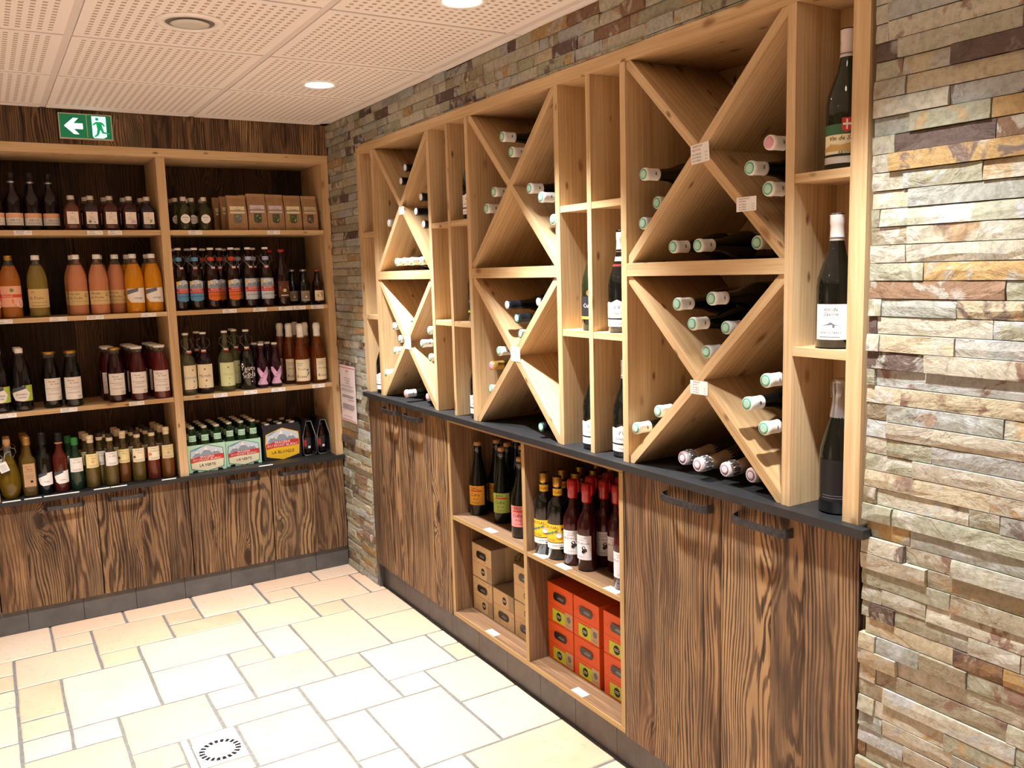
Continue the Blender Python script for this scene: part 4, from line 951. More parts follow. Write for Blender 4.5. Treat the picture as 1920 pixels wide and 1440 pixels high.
for x,d in ((-.157,'left one, beside the black carton'),(-.0795,'right one, beside the right upright')):
    t=thing('beer_carrier',(x,.16,zWT),f'open-ended black beer carrier with white edge line, {d}','beer pack','black beer carriers')
    o=[(-.036,.012),(-.026,.001),(.026,.001),(.036,.012),(.036,.105),(.013,.188),(-.013,.188),(-.036,.105)]
    ii=[(a*.90,.095+(b-.095)*.95) for a,b in o]; m=MB(); n=8
    vs=[(x+p[0],y,zWT+p[1]) for y in (.075,.25) for p in o]+[(x+p[0],y,zWT+p[1]) for y in (.075,.25) for p in ii]
    fs=[(i,(i+1)%n,(i+1)%n+n,i+n) for i in range(n)]+[(i+2*n,i+3*n,(i+1)%n+3*n,(i+1)%n+2*n) for i in range(n)]+[(i,i+2*n,(i+1)%n+2*n,(i+1)%n) for i in range(n)]+[(i+n,(i+1)%n+n,(i+1)%n+3*n,i+3*n) for i in range(n)]
    m.add(vs,fs,plain('black_card','242226',.5)); part('card_sleeve',m,t)
    m=MB(); m.tube([(x+p[0]*.97,.0742,zWT+.095+(p[1]-.095)*.97) for p in o+[o[0]]],.0011,plain('card_edge','CFCBC2',.7),4); part('edge_line',m,t)
    for j in range(2): put('beer_bottle',kEnd,(x,.112+.06*j,zWT+.0100),f'brown beer bottle, {["first","second"][j]} inside the black carrier, {d}',group='bottles inside black carriers',rot=(0,0,R_(-20)))

# ------------------------------------------------------------------ price tags on the back shelves
def ptag(x0,x1,z,ln,label,y=0.0):
    m=MB(); m.box(x0,x1,y-.0022,y-.0004,z-.0205,z-.0015,WPL)
    s=flatfront(m,y-.0022,x1-x0,z-.0205,z-.0015,(x0+x1)/2); s.text(ln,-.18,.70,.26,INK,.5); s.lines(-.42,.05,.3,1,.2,MGREY,.08); s.text('3,90',.33,.6,.26,INK,.3)
    solo('price_tag',m,((x0+x1)/2,y-.001,z-.02),label,'price tag','price tags on the shelf edges')
for z,L in ((zA,((-1.424,-1.356,'SIROP DE','top left shelf edge, under the tall cordial bottles'),(-1.139,-1.075,'SIROP','top left shelf edge, left of two under the flasks'),(-1.054,-.995,'SIROP','top left shelf edge, right of two under the flasks'),(-.705,-.643,'HUILE','top right shelf edge, under the oil flasks'),(-.331,-.268,'TISANE','top right shelf edge, under the herb bags'))),
 (zB,((-1.528,-1.463,'JUS DE','second left shelf edge, cut by the left photo edge'),(-1.321,-1.252,'JUS DE','second left shelf edge, under the pear juice'),(-1.172,-1.102,'NECTAR','second left shelf edge, under the peach nectar'),(-.944,-.878,'JUS','second left shelf edge, under the orange juice'),(-.574,-.507,'BIERE','second right shelf edge, under the orange-label beers'),(-.426,-.359,'BIERE','second right shelf edge, under the lavender-label beers'),(-.298,-.2275,'BIERE','second right shelf edge, under the brown bottle'),(-.222,-.1595,'BIERE','second right shelf edge, second from the right end'),(-.131,-.064,'BIERE','second right shelf edge, nearest the right upright'))),
 (zC,((-1.555,-1.485,'JUS DE','third left shelf edge, under the blueberry juice'),(-1.314,-1.245,'NECTAR','third left shelf edge, under the gold-lidded pair'),(-1.028,-.962,'NECTAR','third left shelf edge, under the white-lidded nectar'),(-.646,-.580,'LIMONADE','third right shelf edge, under the lemonades'),(-.500,-.434,'COLA','third right shelf edge, under the cola'),(-.361,-.290,'SODA','third right shelf edge, under the small sodas'),(-.148,-.082,'CIDRE','third right shelf edge, under the foil-topped bottles')))):
    for a,b,t_,d in L: ptag(a,b,z,t_,'small white price tag on '+d,.002)
for i,(a,b,d) in enumerate(((-1.574,-1.504,'in front of the oil carafe'),(-1.490,-1.422,'in front of the square oil bottle'),(-1.413,-1.271,'longest one, in front of the dark vinegars'),(-1.211,-1.143,'left of the close pair'),(-1.139,-1.070,'right of the close pair'),(-.916,-.852,'beside the foot of the upright'),(-.455,-.385,'in front of the beer packs'))):
    m=MB(); m.prism([(-.0215,zWT),(-.004,zWT),(-.004,zWT+.0012),(-.0205,zWT+.0035)],a,b,WPL,'x'); solo('price_strip',m,((a+b)/2,-.012,zWT),'thin white price strip on black worktop edge, '+d,'price tag','price strips on the left worktop')

# ------------------------------------------------------------------ exit sign and notice
es=thing('exit_sign',(-1.107,-.001,2.238),'lit green emergency exit sign with white arrow and running figure','sign')
ex0,ex1,ez0,ez1=-1.214,-1.001,2.184,2.2925
EG=plain('lit_green_panel','0B5A36',.4,emit='0E6B42',es=.7); EW=plain('lit_white_symbol','FFFFFF',.4,emit='E6FFF6',es=1.6); EP=plain('lit_pale_panel','D8F2F4',.4,emit='BFEAF0',es=.9); EF=plain('lit_green_figure','0E8A55',.4,emit='0E9A5E',es=.7)
m=MB(); m.box(ex0,ex1,-.020,-.0006,ez0,ez1,plain('sign_frame','C9C6B4',.4)); part('housing',m,es)
m=MB(); s=flatfront(m,-.0200,ex1-ex0-.008,ez0+.004,ez1-.004,(ex0+ex1)/2); s.rect(-.5,.5,0,1,EG); s.rect(.012,.026,.05,1,plain('sign_seam','B9C98A',.5)); part('panel',m,es)
m=MB(); s=flatfront(m,-.0205,ex1-ex0-.008,ez0+.004,ez1-.004,(ex0+ex1)/2); s.poly([(-.42,.50),(-.24,.84),(-.14,.84),(-.24,.62),(-.06,.62),(-.06,.38),(-.24,.38),(-.14,.16),(-.24,.16)],EW); part('arrow',m,es)
m=MB(); s=flatfront(m,-.0205,ex1-ex0-.008,ez0+.004,ez1-.004,(ex0+ex1)/2); s.poly([(.12,.10),(.12,.96),(.40,.96),(.40,.10),(.33,.02),(.15,.02)],EP); part('doorway',m,es)
m=MB(); s=flatfront(m,-.0212,ex1-ex0-.008,ez0+.004,ez1-.004,(ex0+ex1)/2); s.disc(.225,.84,.0065,EF,14)
for P in ([(.20,.72),(.30,.72),(.33,.42),(.22,.40)],[(.29,.72),(.33,.70),(.38,.56),(.35,.54),(.30,.64)],[(.20,.72),(.14,.62),(.13,.56),(.16,.58),(.22,.66)],[(.22,.42),(.29,.44),(.24,.16),(.17,.06),(.15,.10),(.20,.20)],[(.27,.46),(.33,.44),(.35,.30),(.46,.26),(.46,.20),(.31,.24)]):
    s.poly(P,EF); s.k-=.00012
part('running_figure',m,es)
nt_=thing('notice',(-.010,-.159,.955),'white paper notice with French text and red line, on the stone wall','notice')
m=MB(); m.box(-.0165,-.0155,-.264,-.055,.812,1.100,plain('notice_paper','E9DCDD',.6)); part('sheet',m,nt_)
m=MB(); s=sidex(m,-.0166,-.1595,.209,.812,1.100); s.rect(-.5,.5,.955,.967,RED); s.rect(-.5,.5,.02,.028,RED); s.rect(-.06,-.02,.885,.92,plain('flag_blue','2A3A7A',.6)); s.rect(.03,.07,.885,.92,RED)
s.text('REPUBLIQUE FRANCAISE',0,.855,.010,MGREY,.5); s.text('LA VENTE D\'ALCOOL',0,.775,.024,INK,.8); s.text('EST INTERDITE',0,.73,.024,INK,.85); s.text('AUX MINEURS',0,.685,.024,INK,.7)
s.lines(-.42,.42,.64,2,.018,MGREY,.006); s.lines(-.42,.42,.58,3,.018,MGREY,.006); s.lines(-.38,.40,.46,2,.024,INK,.010); s.lines(0,.4,.40,2,.018,MGREY,.006); s.lines(-.38,.40,.30,4,.026,INK,.010); s.lines(-.3,.3,.09,1,.02,MGREY,.006); part('print',m,nt_)

# ------------------------------------------------------------------ lying bottles in the X cells (mouth towards the room)
def lie_lab(m): s=curved(m,.0369,.085,.05,.12); s.rect(-.5,.5,0,1,plain('dim_label','8E8878',.7)); s.text('SAVOIE',0,.6,.16,INK,.6)
def liek(glass,capm,topm,mark=True,band=True):
    def c(m):
        m.lathe([(.0168,.252),(.0162,.255),(.0158,.286),(.0172,.288),(.0172,.2975),(.0160,.3000)],capm,20)
    def tp(m):
        m.lathe([(.0142,.3000),(.0142,.3007),(.0108,.3010)],topm,20); m.lathe([(.0104,.3008),(.0104,.3014),(.0080,.3016)],(CAPG2 if topm is CAPG else topm),20)
    ex=[('capsule',c,None),('capsule_top',tp,None)]
    if mark: ex.append(('emblem',lambda m:(lambda s:(s.poly([(-.2,.3),(.25,.35),(.3,.6),(-.1,.7)],MGREY)))(curved(m,.0166,.020,.262,.276,.005)),None))
    return bottle('burg',.0368,.299,glass,[],[lie_lab],extra=ex,segs=22)
CAPG2=plain('pale_green_disc','B2DCCB',.4)
LG_=liek(DGL,CAPW,CAPG); LP_=liek(DGL,CAPW,CAPP); LN_=liek(DGL,NAVY,CAPW,False); LND=liek(DGL,NAVY,CAPG,False); LAU=liek(plain('pale_wine_glass','8A7A3A',.05,trans=.4),plain('gold_capsule','C9A45A',.35,metal=.6),CAPP,False); LSI=liek(DGL,plain('silver_capsule','C9C9C9',.35,metal=.3),CAPW,False)
def chk(cap):
    H=.305
    ex=[('foil',lambda m:m.lathe([(.0300,.60*H),(.0250,.68*H),(.0200,.78*H),(.0175,.87*H)],TAUPE if cap else NAVY,20),None),
        ('wire_cage',lambda m:(m.lathe([(.0185,.868*H),(.0200,.89*H),(.0178,.91*H),(.0190,.93*H),(.0185,.955*H)],SILV,20),[m.tube([(.0195*math.cos(a),.0195*math.sin(a),.87*H),(.0212*math.cos(a+.15),.0212*math.sin(a+.15),.91*H),(.0195*math.cos(a),.0195*math.sin(a),.955*H)],.0013,SILV,4) for a in [2*math.pi*i/10 for i in range(10)]]),None),
        ('cap_rim',lambda m:m.lathe([(.0186,.956*H),(.0194,.965*H),(.0190,.985*H),(.0165,.995*H)],plain('pearl_cap','E6DCE0',.3),20),None),
        ('cap_disc',lambda m:(m.lathe([(.0132,.995*H),(.0130,.997*H),(.0105,.998*H)],plain('mauve_disc','9A7488',.4),20),m.lathe([(.0100,.997*H),(.0095,.9995*H),(.006,1.0*H)],plain('pearl_cap','E6DCE0',.3),20)),None)]
    return bottle('champ',.0410,H,DGL,[],[],extra=ex,segs=22)
LC=chk(True)
LIE=[]
def lie(k,y,z,label,group,x=-.010,yawd=0,H=.300,cat='bottle'):
    # base of the bottle sits at x+H; local +Z points to -X
    t=put('wine_bottle',k,(x+H,y,z),label,cat,group,rot=(R_(0),R_(-90),R_(yawd)))
    return t
g='lying bottles in the X cells'
def run(bay,cell,pts):
    for i,(k,x,y,z,d) in enumerate(pts):
        nm={id(LG_):'white-capsuled, green-topped wine bottle',id(LP_):'white-capsuled, pink-topped wine bottle',id(LN_):'black-capsuled wine bottle',id(LND):'black-capsuled, green-topped wine bottle',id(LAU):'gold-capsuled pale wine bottle',id(LSI):'silver-capsuled wine bottle'}[id(k)]
        lie(k,y,z,f'{nm}, {bay} bay, {cell}, {d}',g,x=x)
run('near','upper X right cell',[(LP_,-.012,-2.9188,1.8307,'topmost'),(LG_,-.012,-2.8609,1.7807,'left corner'),(LG_,-.012,-2.9168,1.7278,'lowest in view')])
run('near','upper X left cell',[(LG_,-.012,-2.4811,1.8071,'topmost'),(LG_,.032,-2.4838,1.7317,'middle'),(LG_,.028,-2.4297,1.6791,'lowest')])
run('near','upper X bottom cell',[(LG_,0.0,-2.5839,1.6087,'left'),(LG_,0.0,-2.6765,1.6087,'middle'),(LG_,.032,-2.8443,1.6087,'right')])
run('near','lower X top cell',[(LG_,-.012,-2.6122,1.4589,'upper left'),(LG_,-.012,-2.7368,1.4748,'upper right'),(LG_,-.012,-2.6689,1.4091,'second row left'),(LG_,.032,-2.7437,1.3996,'second row right'),(LG_,.032,-2.6749,1.3339,'lowest')])
run('near','lower X right cell',[(LG_,-.012,-2.9158,1.2844,'upper'),(LG_,-.012,-2.8579,1.2224,'left corner'),(LG_,-.012,-2.9118,1.1695,'lower')])
run('near','lower X left cell',[(LG_,.032,-2.4840,1.1519,'upper'),(LG_,-.004,-2.4297,1.0996,'lower')])
run('middle','upper X top cell',[(LG_,-.012,-1.7475,2.0097,'upper'),(LG_,-.008,-1.7970,1.9528,'lower')])
run('middle','upper X left cell',[(LG_,-.008,-1.6736,1.8323,'upper'),(LG_,-.008,-1.6175,1.7793,'lower')])
run('middle','upper X right cell',[(LG_,-.012,-1.9091,1.8227,'upper'),(LG_,-.012,-1.9764,1.7886,'middle'),(LG_,.016,-2.0005,1.7169,'lowest')])
run('middle','lower X top cell',[(LN_,-.012,-1.7489,1.4395,'upper left'),(LND,-.012,-1.8097,1.3945,'middle'),(LG_,.032,-1.7628,1.3352,'lowest'),(LN_,.032,-1.8817,1.4506,'upper right')])
run('middle','lower X left cell',[(LG_,-.008,-1.6754,1.2726,'topmost'),(LAU,-.012,-1.6247,1.2165,'middle'),(LG_,.032,-1.5382,1.1173,'lowest')])
run('middle','lower X bottom cell',[(LND,0.0,-1.9267,1.0305,'on the black worktop')])
run('far','upper X top cell',[(LN_,-.004,-.9405,1.9990,'upper'),(LN_,0.0,-.8836,1.9492,'lower')])
run('far','upper X right cell',[(LN_,-.012,-1.0971,1.8638,'topmost'),(LN_,-.012,-1.0450,1.8092,'left corner'),(LN_,-.004,-1.0966,1.7541,'lower right')])
run('far','upper X left cell',[(LSI,.008,-.7158,1.7825,'sticking out alone')])
run('far','upper X bottom cell',[(LG_,0.0,-.7980,1.6087,'first from left'),(LG_,0.0,-.8735,1.6087,'second from left'),(LG_,0.0,-.9490,1.6087,'third from left'),(LG_,.012,-1.0244,1.6087,'fourth from left')])
run('far','lower X left cell',[(LG_,.008,-.7209,1.3223,'topmost'),(LG_,.008,-.7798,1.2684,'rightmost'),(LG_,.004,-.7291,1.2124,'middle'),(LG_,0.0,-.6212,1.1013,'lowest')])
run('far','lower X top cell',[(LN_,.028,-.8591,1.3341,'lone')])
run('far','lower X right cell',[(LG_,0.0,-1.0971,1.3207,'topmost'),(LG_,-.012,-1.0475,1.2639,'left corner'),(LG_,0.0,-1.0971,1.2070,'lower')])
run('far','lower X bottom cell',[(LP_,-.012,-.8604,1.0310,'left on worktop'),(LP_,.016,-1.0230,1.0305,'right on worktop')])
for y,z,d,x in ((-2.6675,1.0338,'second from left',.006),(-2.751,1.0338,'third from left',.022),(-2.8340,1.0338,'rightmost',.028),(-2.584,1.0338,'leftmost',.030)):
    t=put('sparkling_bottle',LC,(x+.305,y,z),f'sparkling bottle with silver wired cap lying on black worktop, near bay, {d}',group='lying sparkling bottles',rot=(0,R_(-90),R_(0)))
# cards pinned on the crossings
def card(y0,y1,z0,z1,l1,label,rot=0):
    m=MB(); yc,zc=(y0+y1)/2,(z0+z1)/2; w,h=abs(y1-y0),abs(z1-z0)
    s=Sheet(m,lambda a,b,k:(.0040-k,yc-a*math.cos(rot)+(b-h/2)*math.sin(rot)*1,zc+(b-h/2)*math.cos(rot)+a*math.sin(rot)),w,h)
    s.rect(-.5,.5,0,1,WPL); s.text(l1[0],-.12,.88,.10,INK,.6); s.text(l1[1],-.2,.70,.11,RED,.5)
    for i in range(3): s.text('BOUTEILLE',-.18,.48-.17*i,.09,INK,.5); s.text('7,90',.34,.48-.17*i,.09,INK,.22)
    solo('price_card',m,(.004,yc,z0),label,'price card','white price cards pinned on the rack')
card(-2.648,-2.713,1.814,1.862,('APREMONT','PRESTIGE'),'white price card on the upper crossing of the near rack bay',R_(4))
card(-2.805,-2.868,1.683,1.717,('VIN DE SAVOIE','CHIGNIN'),'white price card halfway down the diagonal, near bay upper X')
card(-2.645,-2.709,1.224,1.260,('PETILLANT','BLANC'),'white price card on the lower crossing of the near rack bay')
card(-1.738,-1.800,1.242,1.294,('VIN DE SAVOIE','ROUGE'),'white price card on the lower crossing of the middle rack bay')
card(-.845,-.905,1.229,1.288,('VIN DE SAVOIE','BLANC'),'white price card on the lower crossing of the far rack bay')
card(-.840,-.895,1.810,1.843,('VIN DE SAVOIE','ROSE'),'white price card on the upper crossing of the far rack bay')

# ------------------------------------------------------------------ standing wine bottles in the narrow columns
def capf(mat,z0=.80,line=True):
    def f(m):
        m.lathe([(.0165,z0*.295),(.0155,z0*.295+.004),(.0148,.270),(.0158,.272),(.0158,.292),(.0142,.2955)],mat,20)
        if line: m.lathe([(.01735,z0*.295+.006),(.01735,z0*.295+.008)],MGREY,20)
    return f
def l_aby(m):
    s=curved(m,.0427,.112,.012,.085); s.rect(-.5,.5,.0,.98,CREAM); s.rect(-.5,.5,.82,1.12,plain('forest_print','3E6B48',.6)); s.rect(-.5,.5,.20,.27,INK); s.rect(-.5,.5,.0,.18,plain('silver_label','CFCBC4',.5)); s.poly([(-.5,.42),(-.3,.55),(-.1,.50),(.15,.60),(.5,.48),(.5,.36),(-.5,.36)],plain('field_print','C9A860',.7)); s.text('Vin de Savoie',0,.72,.13,INK,.8,.3); s.text('ABYMES',0,.31,.085,plain('olive_ink','4A5030',.7),.7)
    s.poly([(-.08,.95),(-.08,1.28),(.10,1.28),(.10,.95),(.01,.86)],RED); s.rect(-.005,.025,.95,1.24,WHITE); s.rect(-.06,.08,1.07,1.13,WHITE)
def l_tardy(m):
    s=curved(m,.0427,.074,.020,.098); s.rect(-.5,.5,0,1,WHITE); s.text('Vin de',.0,.86,.11,INK,.5,.3); s.text('Savoie',.02,.73,.11,INK,.6,.3); s.text('Cuvee du Domaine',0,.60,.045,MGREY,.7); s.poly([(-.28,.38),(-.1,.44),(.0,.50),(.1,.44),(.28,.38),(.12,.41),(.12,.34),(.05,.34),(.05,.42),(-.1,.41)],MGREY); s.text('PATRICK TARDY',0,.20,.055,INK,.7); s.lines(-.35,.35,.08,1,.1,MGREY,.015)
def l_meth(m):
    s=curved(m,.0432,.100,.030,.125); s.rect(-.5,.5,0,1,plain('black_label','17171A',.35)); s.text('METHODE',.10,.6,.05,SILV,.4,0,R_(90)); s.text('TRADITIONNELLE',.16,.6,.05,SILV,.5,0,R_(90))
    for i in range(6):
        for j in range(7): s.rect(.28+.03*i,.288+.03*i,.3+.09*j,.312+.09*j,MGREY); s.k-=.00020
    s.lines(-.4,.42,.14,2,.06,MGREY,.012)
def l_prem(m):
    s=curved(m,.0418,.100,.018,.095); s.poly([(-.5,0),(.5,0),(.5,.88),(.38,.94),(.2,.92),(0,1.03),(-.2,.92),(-.38,.94),(-.5,.88)],WHITE); s.rect(-.5,.5,.27,.33,INK); s.text('V',.05,.74,.15,plain('violet_ink','4A3A8A',.7)); s.text('V',-.08,.74,.15,plain('violet_ink','4A3A8A',.7)); s.text('PREMIER CRU',0,.50,.07,MGREY,.7); s.text('Les Domaines',0,.13,.07,MGREY,.7,.3)
WGL=plain('olive_wine_glass','1E2414',.05,spec=.6)
kW1=bottle('burg',.0425,.295,WGL,[],[l_aby],extra=[('capsule',capf(plain('pink_white_capsule','DCCFCB',.4)),None)],segs=28)
kW2=bottle('burg',.0425,.295,DGL,[],[l_tardy],extra=[('capsule',capf(CAPW),None)],segs=28)
kW3=bottle('champ',.043,.305,DGL,[],[l_meth],extra=[('foil',lambda m:m.lathe([(.0300,.180),(.0235,.212),(.0190,.245),(.0172,.262),(.0185,.268),(.0190,.280),(.0192,.296),(.0140,.305)],SILV,22),None),('wire_cage',lambda m:[m.tube([(.0190*math.cos(a),.0190*math.sin(a),.262),(.0208*math.cos(a+.2),.0208*math.sin(a+.2),.278),(.0196*math.cos(a),.0196*math.sin(a),.296)],.0011,STEEL,4) for a in [i*math.pi/4 for i in range(8)]],None)],segs=28)
def collar(m): 
    m.lathe([(.0265,.176),(.0190,.222)],plain('cream_collar','D9C8A0',.6),20); s=curved(m,.0262,.05,.178,.200,.005); s.rect(-.5,.5,0,1,RED); s.text('SAVOIE',0,.5,.4,WHITE,.7)
kW4=bottle('burg',.0415,.300,DGL,[],[l_prem],extra=[('capsule',capf(CAPW),None),('neck_collar',collar,'cream and red paper collar')],segs=28)
kW5=bottle('burg',.0415,.295,DGL,[],[l_prem],extra=[('capsule',capf(CAPW),None)],segs=28)
def l_bla(m): s=curved(m,.0388,.085,.035,.105); s.rect(-.5,.5,0,1,plain('charcoal_label','2A2A2C',.5)); s.text('Cuvee',0,.6,.18,WHITE,.6); s.rect(-.5,.5,.0,.12,LIME); s.disc(0,1.15,.010,plain('copper_print','9A5A2E',.5))
kW6=bottle('burg',.0385,.300,WGL,[],[l_bla],extra=[('capsule',capf(NAVY,line=False),None)],segs=24)
def col(k,x,y,z,label,r=-62): put('wine_bottle',k,(x,y,z),label,'bottle','wine bottles standing in the narrow columns',rot=(0,0,R_(r)))
col(kW1,.060,-3.0695,z1t,'white wine bottle with pale capsule and Savoy cross shield, top of the right-hand column',-52)
col(kW2,.054,-3.057,z2t,'dark wine bottle with white capsule and plain white label, middle of the right-hand column',-66)
col(kW3,.060,-3.0700,WT,'black-labelled sparkling bottle with silver foil standing on worktop, right-hand column',-50)
col(kW4,.052,-2.3045,z2t,'wine bottle with cream and red collar, middle of column beside near bay',-60)
col(kW5,.058,-2.3120,WT,'wine bottle with wavy white label on the worktop beside near bay',-60)
col(kW6,.055,-2.1623,z2t,'wine bottle with charcoal and lime label, column right of middle bay',-60)
col(kW5,.055,-2.1625,WT,'wine bottle with wavy white label on the worktop, column right of middle bay',-60)
col(kW5,.055,-1.4160,z1t,'wine bottle with wavy white label, top of column left of middle bay',-60)
col(kW6,.060,-1.4160,z2t,'dark wine bottle, middle of column left of middle bay',-60)
col(kW5,.058,-1.4160,WT,'wine bottle with wavy white label on the worktop, column left of middle bay',-60)
col(kW4,.095,-1.245,z1t,'wine bottle almost hidden behind the divider right of the far bay',-60)
col(kW5,.055,-.4850,WT,'wine bottle with white label on the worktop, far left column of the rack',-60)

# ------------------------------------------------------------------ open unit: ciders, yellow-label aperitifs, red-wax bottles
OS=.565
def cid(bg,word):
    def l(m): s=curved(m,.0392,.075,.045,.125); s.rect(-.5,.5,0,1,bg); s.text('BAC',-.05,.88,.14,INK,.5); s.rect(-.3,.35,.70,.78,RED); s.text('Cidre',-.05,.54,.16,INK,.6,.3); s.text(word,.0,.32,.10,INK,.7,.3); s.text('de Savoie',.0,.14,.07,INK,.7,.2)
    return bottle('champ',.0390,.295,plain('cider_glass','0E1610',.06,spec=.6),[],[l],extra=[('cork',lambda m:m.lathe([(.0125,.284),(.0150,.290),(.0150,.300),(.0130,.303)],CORK,16),None),('wire_cage',lambda m:([m.tube([(.0165*math.cos(a),.0165*math.sin(a),.268),(.0172*math.cos(a),.0172*math.sin(a),.290),(.0100*math.cos(a),.0100*math.sin(a),.3035)],.0010,STEEL,4) for a in [i*math.pi/2+.4 for i in range(4)]],m.tube([(.0168*math.cos(i*math.pi/6),.0168*math.sin(i*math.pi/6),.270) for i in range(13)],.0010,STEEL,4)),None)],segs=24)
cY=cid(plain('amber_label','E0A52E',.65),'Brut'); cG=cid(plain('green_label','A9C05A',.65),'Doux'); cP=cid(plain('pink_label','E58A8A',.65),'Rose')
for k,x,y,d,r in ((cY,.105,-1.289,'yellow label, front left',-50),(cG,.124,-1.449,'green label, front middle',-44),(cP,.085,-1.650,'pink label, half hidden by the divider',-50),(cY,.190,-1.300,'behind the front yellow-label one',-50),(cY,.190,-1.385,'yellow label, second row middle',-50),(cG,.268,-1.330,'last row left',-50),(cG,.205,-1.475,'behind the green-label one',-50),(cP,.168,-1.690,'pink label, behind the front pink one',-50)):
    put('cider_bottle',k,(x,y,OS),f'wire-corked cider bottle, {d}, open unit upper left',group='cider bottles in the open unit',rot=(0,0,R_(r)))
def l_gen(m):
    s=curved(m,.0372,.095,.040,.125); s.rect(-.5,.5,.27,1,YEL); s.rect(-.5,.5,0,.24,WHITE); s.text('BONAL',-.08,.88,.13,plain('brown_ink','5A3A14',.6),.6); [s.poly([(-.42+.14*i,.52+.06*i),(-.34+.14*i,.50+.06*i),(-.26+.14*i,.60+.06*i),(-.36+.14*i,.60+.06*i)],plain('teal_leaf','3E7A72',.6)) for i in range(4)]; s.disc(.30,.82,.004,INK); s.disc(.38,.72,.003,INK); s.disc(.18,.58,.010,plain('blue_white','CFE2EA',.6)); s.text('BONAL',-.1,.37,.08,plain('brown_ink','5A3A14',.6),.6); s.text('APERITIF',.1,.14,.07,INK,.6); s.rect(.2,.4,.03,.09,INK)
def l_gn(m): s=curved(m,.0158,.048,.222,.246,.005); s.rect(-.5,.5,0,1,YEL); s.text('BONAL',0,.5,.45,plain('brown_ink','5A3A14',.6),.8)
kGe=bottle('bord',.0370,.288,DGL,[('cap',.0158,.88,1.0,GOLD)],[l_gen,l_gn],segs=26)
for x,y,d in ((.055,-1.8535,'front left'),(.060,-1.9300,'front right'),(.1328,-1.8535,'second row left'),(.1378,-1.9300,'second row right'),(.2098,-1.8535,'third row left'),(.2150,-1.9300,'third row right'),(.2870,-1.8535,'last row left'),(.2922,-1.9300,'last row right')):
    put('aperitif_bottle',kGe,(x,y,OS),f'aperitif bottle with yellow label, {d}, open unit upper right cell',group='yellow label aperitif bottles',rot=(0,0,R_(-58)))
def l_wax(m): s=curved(m,.0342,.068,.040,.122); s.rect(-.5,.5,0,1,plain('grey_white_label','DAD8DC',.6)); s.text('Les Vieux Vergers',0,.90,.055,INK,.8,.2); s.text('de Savoie',0,.82,.055,INK,.5,.2); s.text('Vin de Groseille',0,.68,.075,INK,.85,.2); s.disc(.12,.50,.006,INK); s.disc(.2,.40,.006,INK); s.disc(.1,.34,.006,INK); s.poly([(.0,.55),(.05,.42),(.18,.30),(.08,.45)],INK); s.text('de Savoie',0,.14,.05,INK,.5)
def waxm(m): m.lathe([(.0152,.228),(.0178,.234),(.0172,.255),(.0185,.262),(.0188,.282),(.0165,.290),(.010,.292)],WAX,18); m.tube([(.017,0,.25),(.021,0,.262),(.021,.0,.28),(.015,.0,.289)],.0035,WAX,6)
wg=plain('currant_wine','3A1014',.05,spec=.6)
kWx=bottle('slim',.0340,.286,wg,[],[l_wax],neck=(.66,plain('currant_neck','5A2422',.05,trans=.5)),extra=[('wax_seal',waxm,None)],segs=24)
for x,y,d,r in ((.068,-2.008,'front left',-50),(.072,-2.083,'front, second from left',-72),(.142,-2.010,'second row left',-50),(.143,-2.083,'second row middle',-50),(.140,-2.156,'second row right',-50),(.214,-2.010,'third row left',-50),(.214,-2.083,'third row middle',-50),(.212,-2.156,'third row right',-50),(.062,-2.290,'front right, by the near cabinet',-60)):
    put('wax_sealed_bottle',kWx,(x,y,OS),f'dark fruit wine bottle sealed with red wax, {d}, open unit',group='red wax sealed bottles',rot=(0,0,R_(r)))

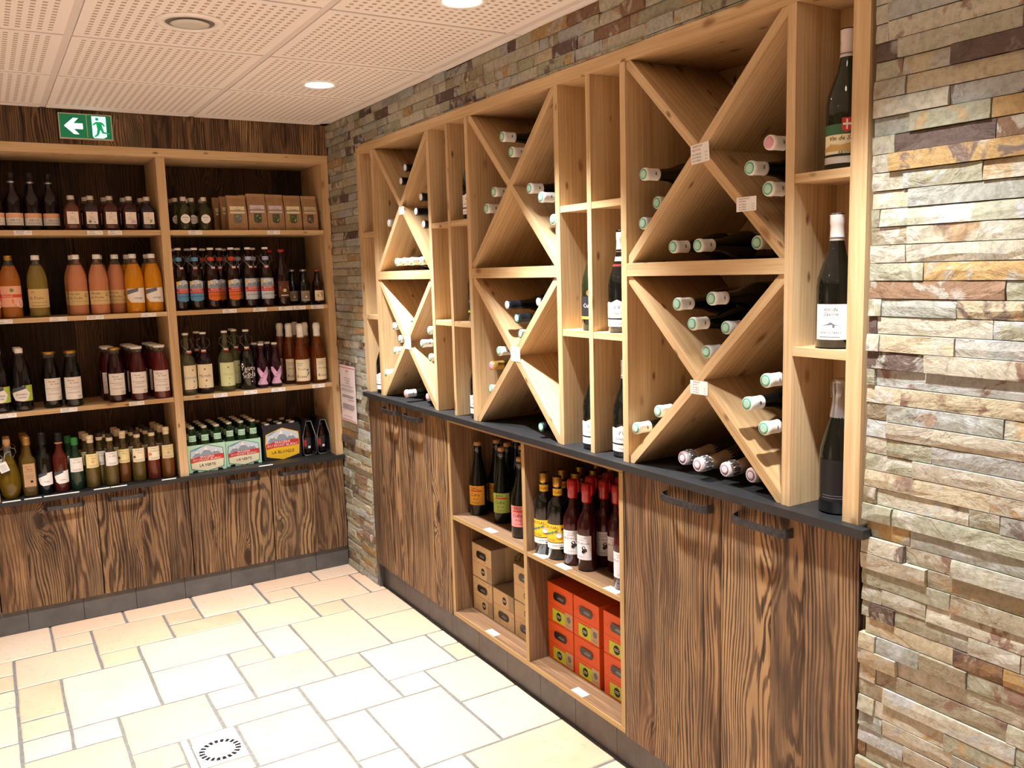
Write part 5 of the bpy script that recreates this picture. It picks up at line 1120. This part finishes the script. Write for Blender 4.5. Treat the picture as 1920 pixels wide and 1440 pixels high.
# ---- cartons in the lower cells
OB=.1502
KB=plain('beige_carton','CBB286',.75); KBs=plain('beige_carton_side','A59378',.75); OC=plain('orange_carton','DD5A1E',.6); OCd=plain('dark_orange_print','A33A12',.6); TNC=plain('tan_print','BFA27A',.7)
def carton(x0,y0,z0,w,d,h,style,flip,label,grp):
    t=thing('bottle_carton',(x0+d/2,y0-w/2,z0),label,'box',grp)
    face=KB if style=='beige' else OC
    m=MB(); e=.0025
    m.box(x0,x0+d,y0-w,y0,z0+.0002,z0+h-.0008,KBs if style=='beige' else OC,'x'); part('carton',m,t)
    m=MB(); s=sidex(m,x0,y0-w/2,w,z0,z0+h); up_=not flip
    def V(v): return v if up_ else 1-v
    def rect(u0,u1,a,b,mt): a,b=sorted((V(a),V(b))); s.rect(u0,u1,a,b,mt)
    rect(-.5,.5,.02,.98,face)
    rect(-.5,.5,.445,.455,OCd if style!='beige' else RED); 
    if style=='beige':
        rr=random.Random(int(y0*1e4+z0*1e3)); rect(.22,.5,.02,.44,KBs)
        for i in range(14): s.disc(rr.uniform(-.45,.45),V(rr.choice((rr.uniform(.52,.62),rr.uniform(.88,.95)))),rr.uniform(.0012,.003),plain('rust_flower','A8643C',.7) if i%2 else plain('dark_flower','6E5A3E',.7),6); s.k-=.00018
        rect(-.06,.26,.08,.40,KB); s.disc(.06,V(.24),.016,INK,18); s.lines(-.02,.14,V(.24)+.02,2,.04,WHITE,.012)
    else:
        rect(.20,.48,.04,.42,TNC); s.disc(.34,V(.26),.012,MGREY,10); s.lines(.24,.44,V(.12),2,.03,MGREY,.008)
        rect(-.30,.20,.05,.36,plain('lime_carton','B9C92E',.6)); s.disc(-.05,V(.20),.016,INK,18); s.lines(-.13,.03,V(.20)+.02,2,.04,WHITE,.012)
        rr=random.Random(int(y0*1e4+z0*1e3)); 
        for i in range(12):
            a=math.pi*i/11; s.disc(.40*math.cos(a)*.9,V(.66+.20*math.sin(a)*.9),.0018,OCd,6); s.k-=.00018
    part('front_print',m,t)
    if style=='beige' and label.find('top')>0:
        m=MB(); s=Sheet(m,lambda a,b,k:(x0+d/2+a,y0-w-.0004-k,z0+b),d,h); rr=random.Random(9); s.rect(-.22,.48,.02,.98,plain('cream_carton_side','C4AE88',.75))
        for i in range(70):
            a_=math.pi*(.35+1.0*i/70); q=rr.uniform(.20,.30)
            u,v=.30+q*math.cos(a_)*1.2+rr.uniform(-.03,.03),.45-q*1.6*math.sin(a_)*-1*.9
            if -.2<u<.46 and .04<v<.95: s.disc(u,v,rr.uniform(.0025,.0060),plain('rust_flower','A8643C',.7) if i%4==0 else plain('olive_flower','7A6E46',.7),6); s.k-=.00018
        part('side_print',m,t)
    # oblong hand hole: flat patch with the inside's shade and a glint painted on
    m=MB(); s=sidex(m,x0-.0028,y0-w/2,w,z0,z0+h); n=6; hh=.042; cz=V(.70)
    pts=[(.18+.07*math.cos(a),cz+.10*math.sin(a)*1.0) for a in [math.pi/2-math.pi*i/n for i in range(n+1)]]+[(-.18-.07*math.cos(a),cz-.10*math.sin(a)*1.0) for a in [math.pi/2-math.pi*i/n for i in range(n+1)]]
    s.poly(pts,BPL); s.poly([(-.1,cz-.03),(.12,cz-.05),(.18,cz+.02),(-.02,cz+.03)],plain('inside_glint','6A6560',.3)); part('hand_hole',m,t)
g1='beige bottle cartons'; g2='orange bottle cartons'; fx=.085; hC=.1445
for y,k,fl_,d in ((-1.250,0,False,'left stack, bottom'),(-1.250,1,False,'left stack, top'),(-1.417,0,True,'middle, standing alone'),(-1.582,0,True,'right stack, bottom'),(-1.582,1,False,'right stack, top')):
    carton(fx,y,OB+.0005+hC*k+.001*k,.158 if y>-1.5 else .155,.235,hC,'beige',fl_,f'beige patterned bottle carton with hand hole, {d}, open unit lower left',g1)
for y,w,c in ((-1.817,.155,'left'),(-1.978,.145,'middle'),(-2.148,.152,'right')):
    for k in range(2): carton(fx,y,OB+.0005+(hC+.001)*k,w,.235,hC,'orange',False,f'orange bottle carton with lime patch, {c} stack, {["bottom","top"][k]}, open unit lower right',g2)
for x,y,z,d in ((.020,-1.522,OS,'upper left cell, between the ciders'),(.016,-1.883,OS,'upper right cell, under the yellow-label bottles'),(.014,-2.020,OS,'upper right cell, under the red wax bottles'),(.016,-2.285,OS,'upper right cell, near end'),(.017,-1.517,OB,'lower left cell, before the beige cartons'),(.016,-2.100,OB,'lower right cell, before the orange cartons')):
    m=MB(); m.box(x-.012,x+.018,y-.032,y+.032,z+.0001,z+.0012,WPL); m.box(x-.004,x-.001,y-.01,y+.012,z+.0013,z+.0014,MGREY); solo('price_label',m,(x,y,z),f'white price label lying on open unit board, {d}','price tag','price labels in the open unit')
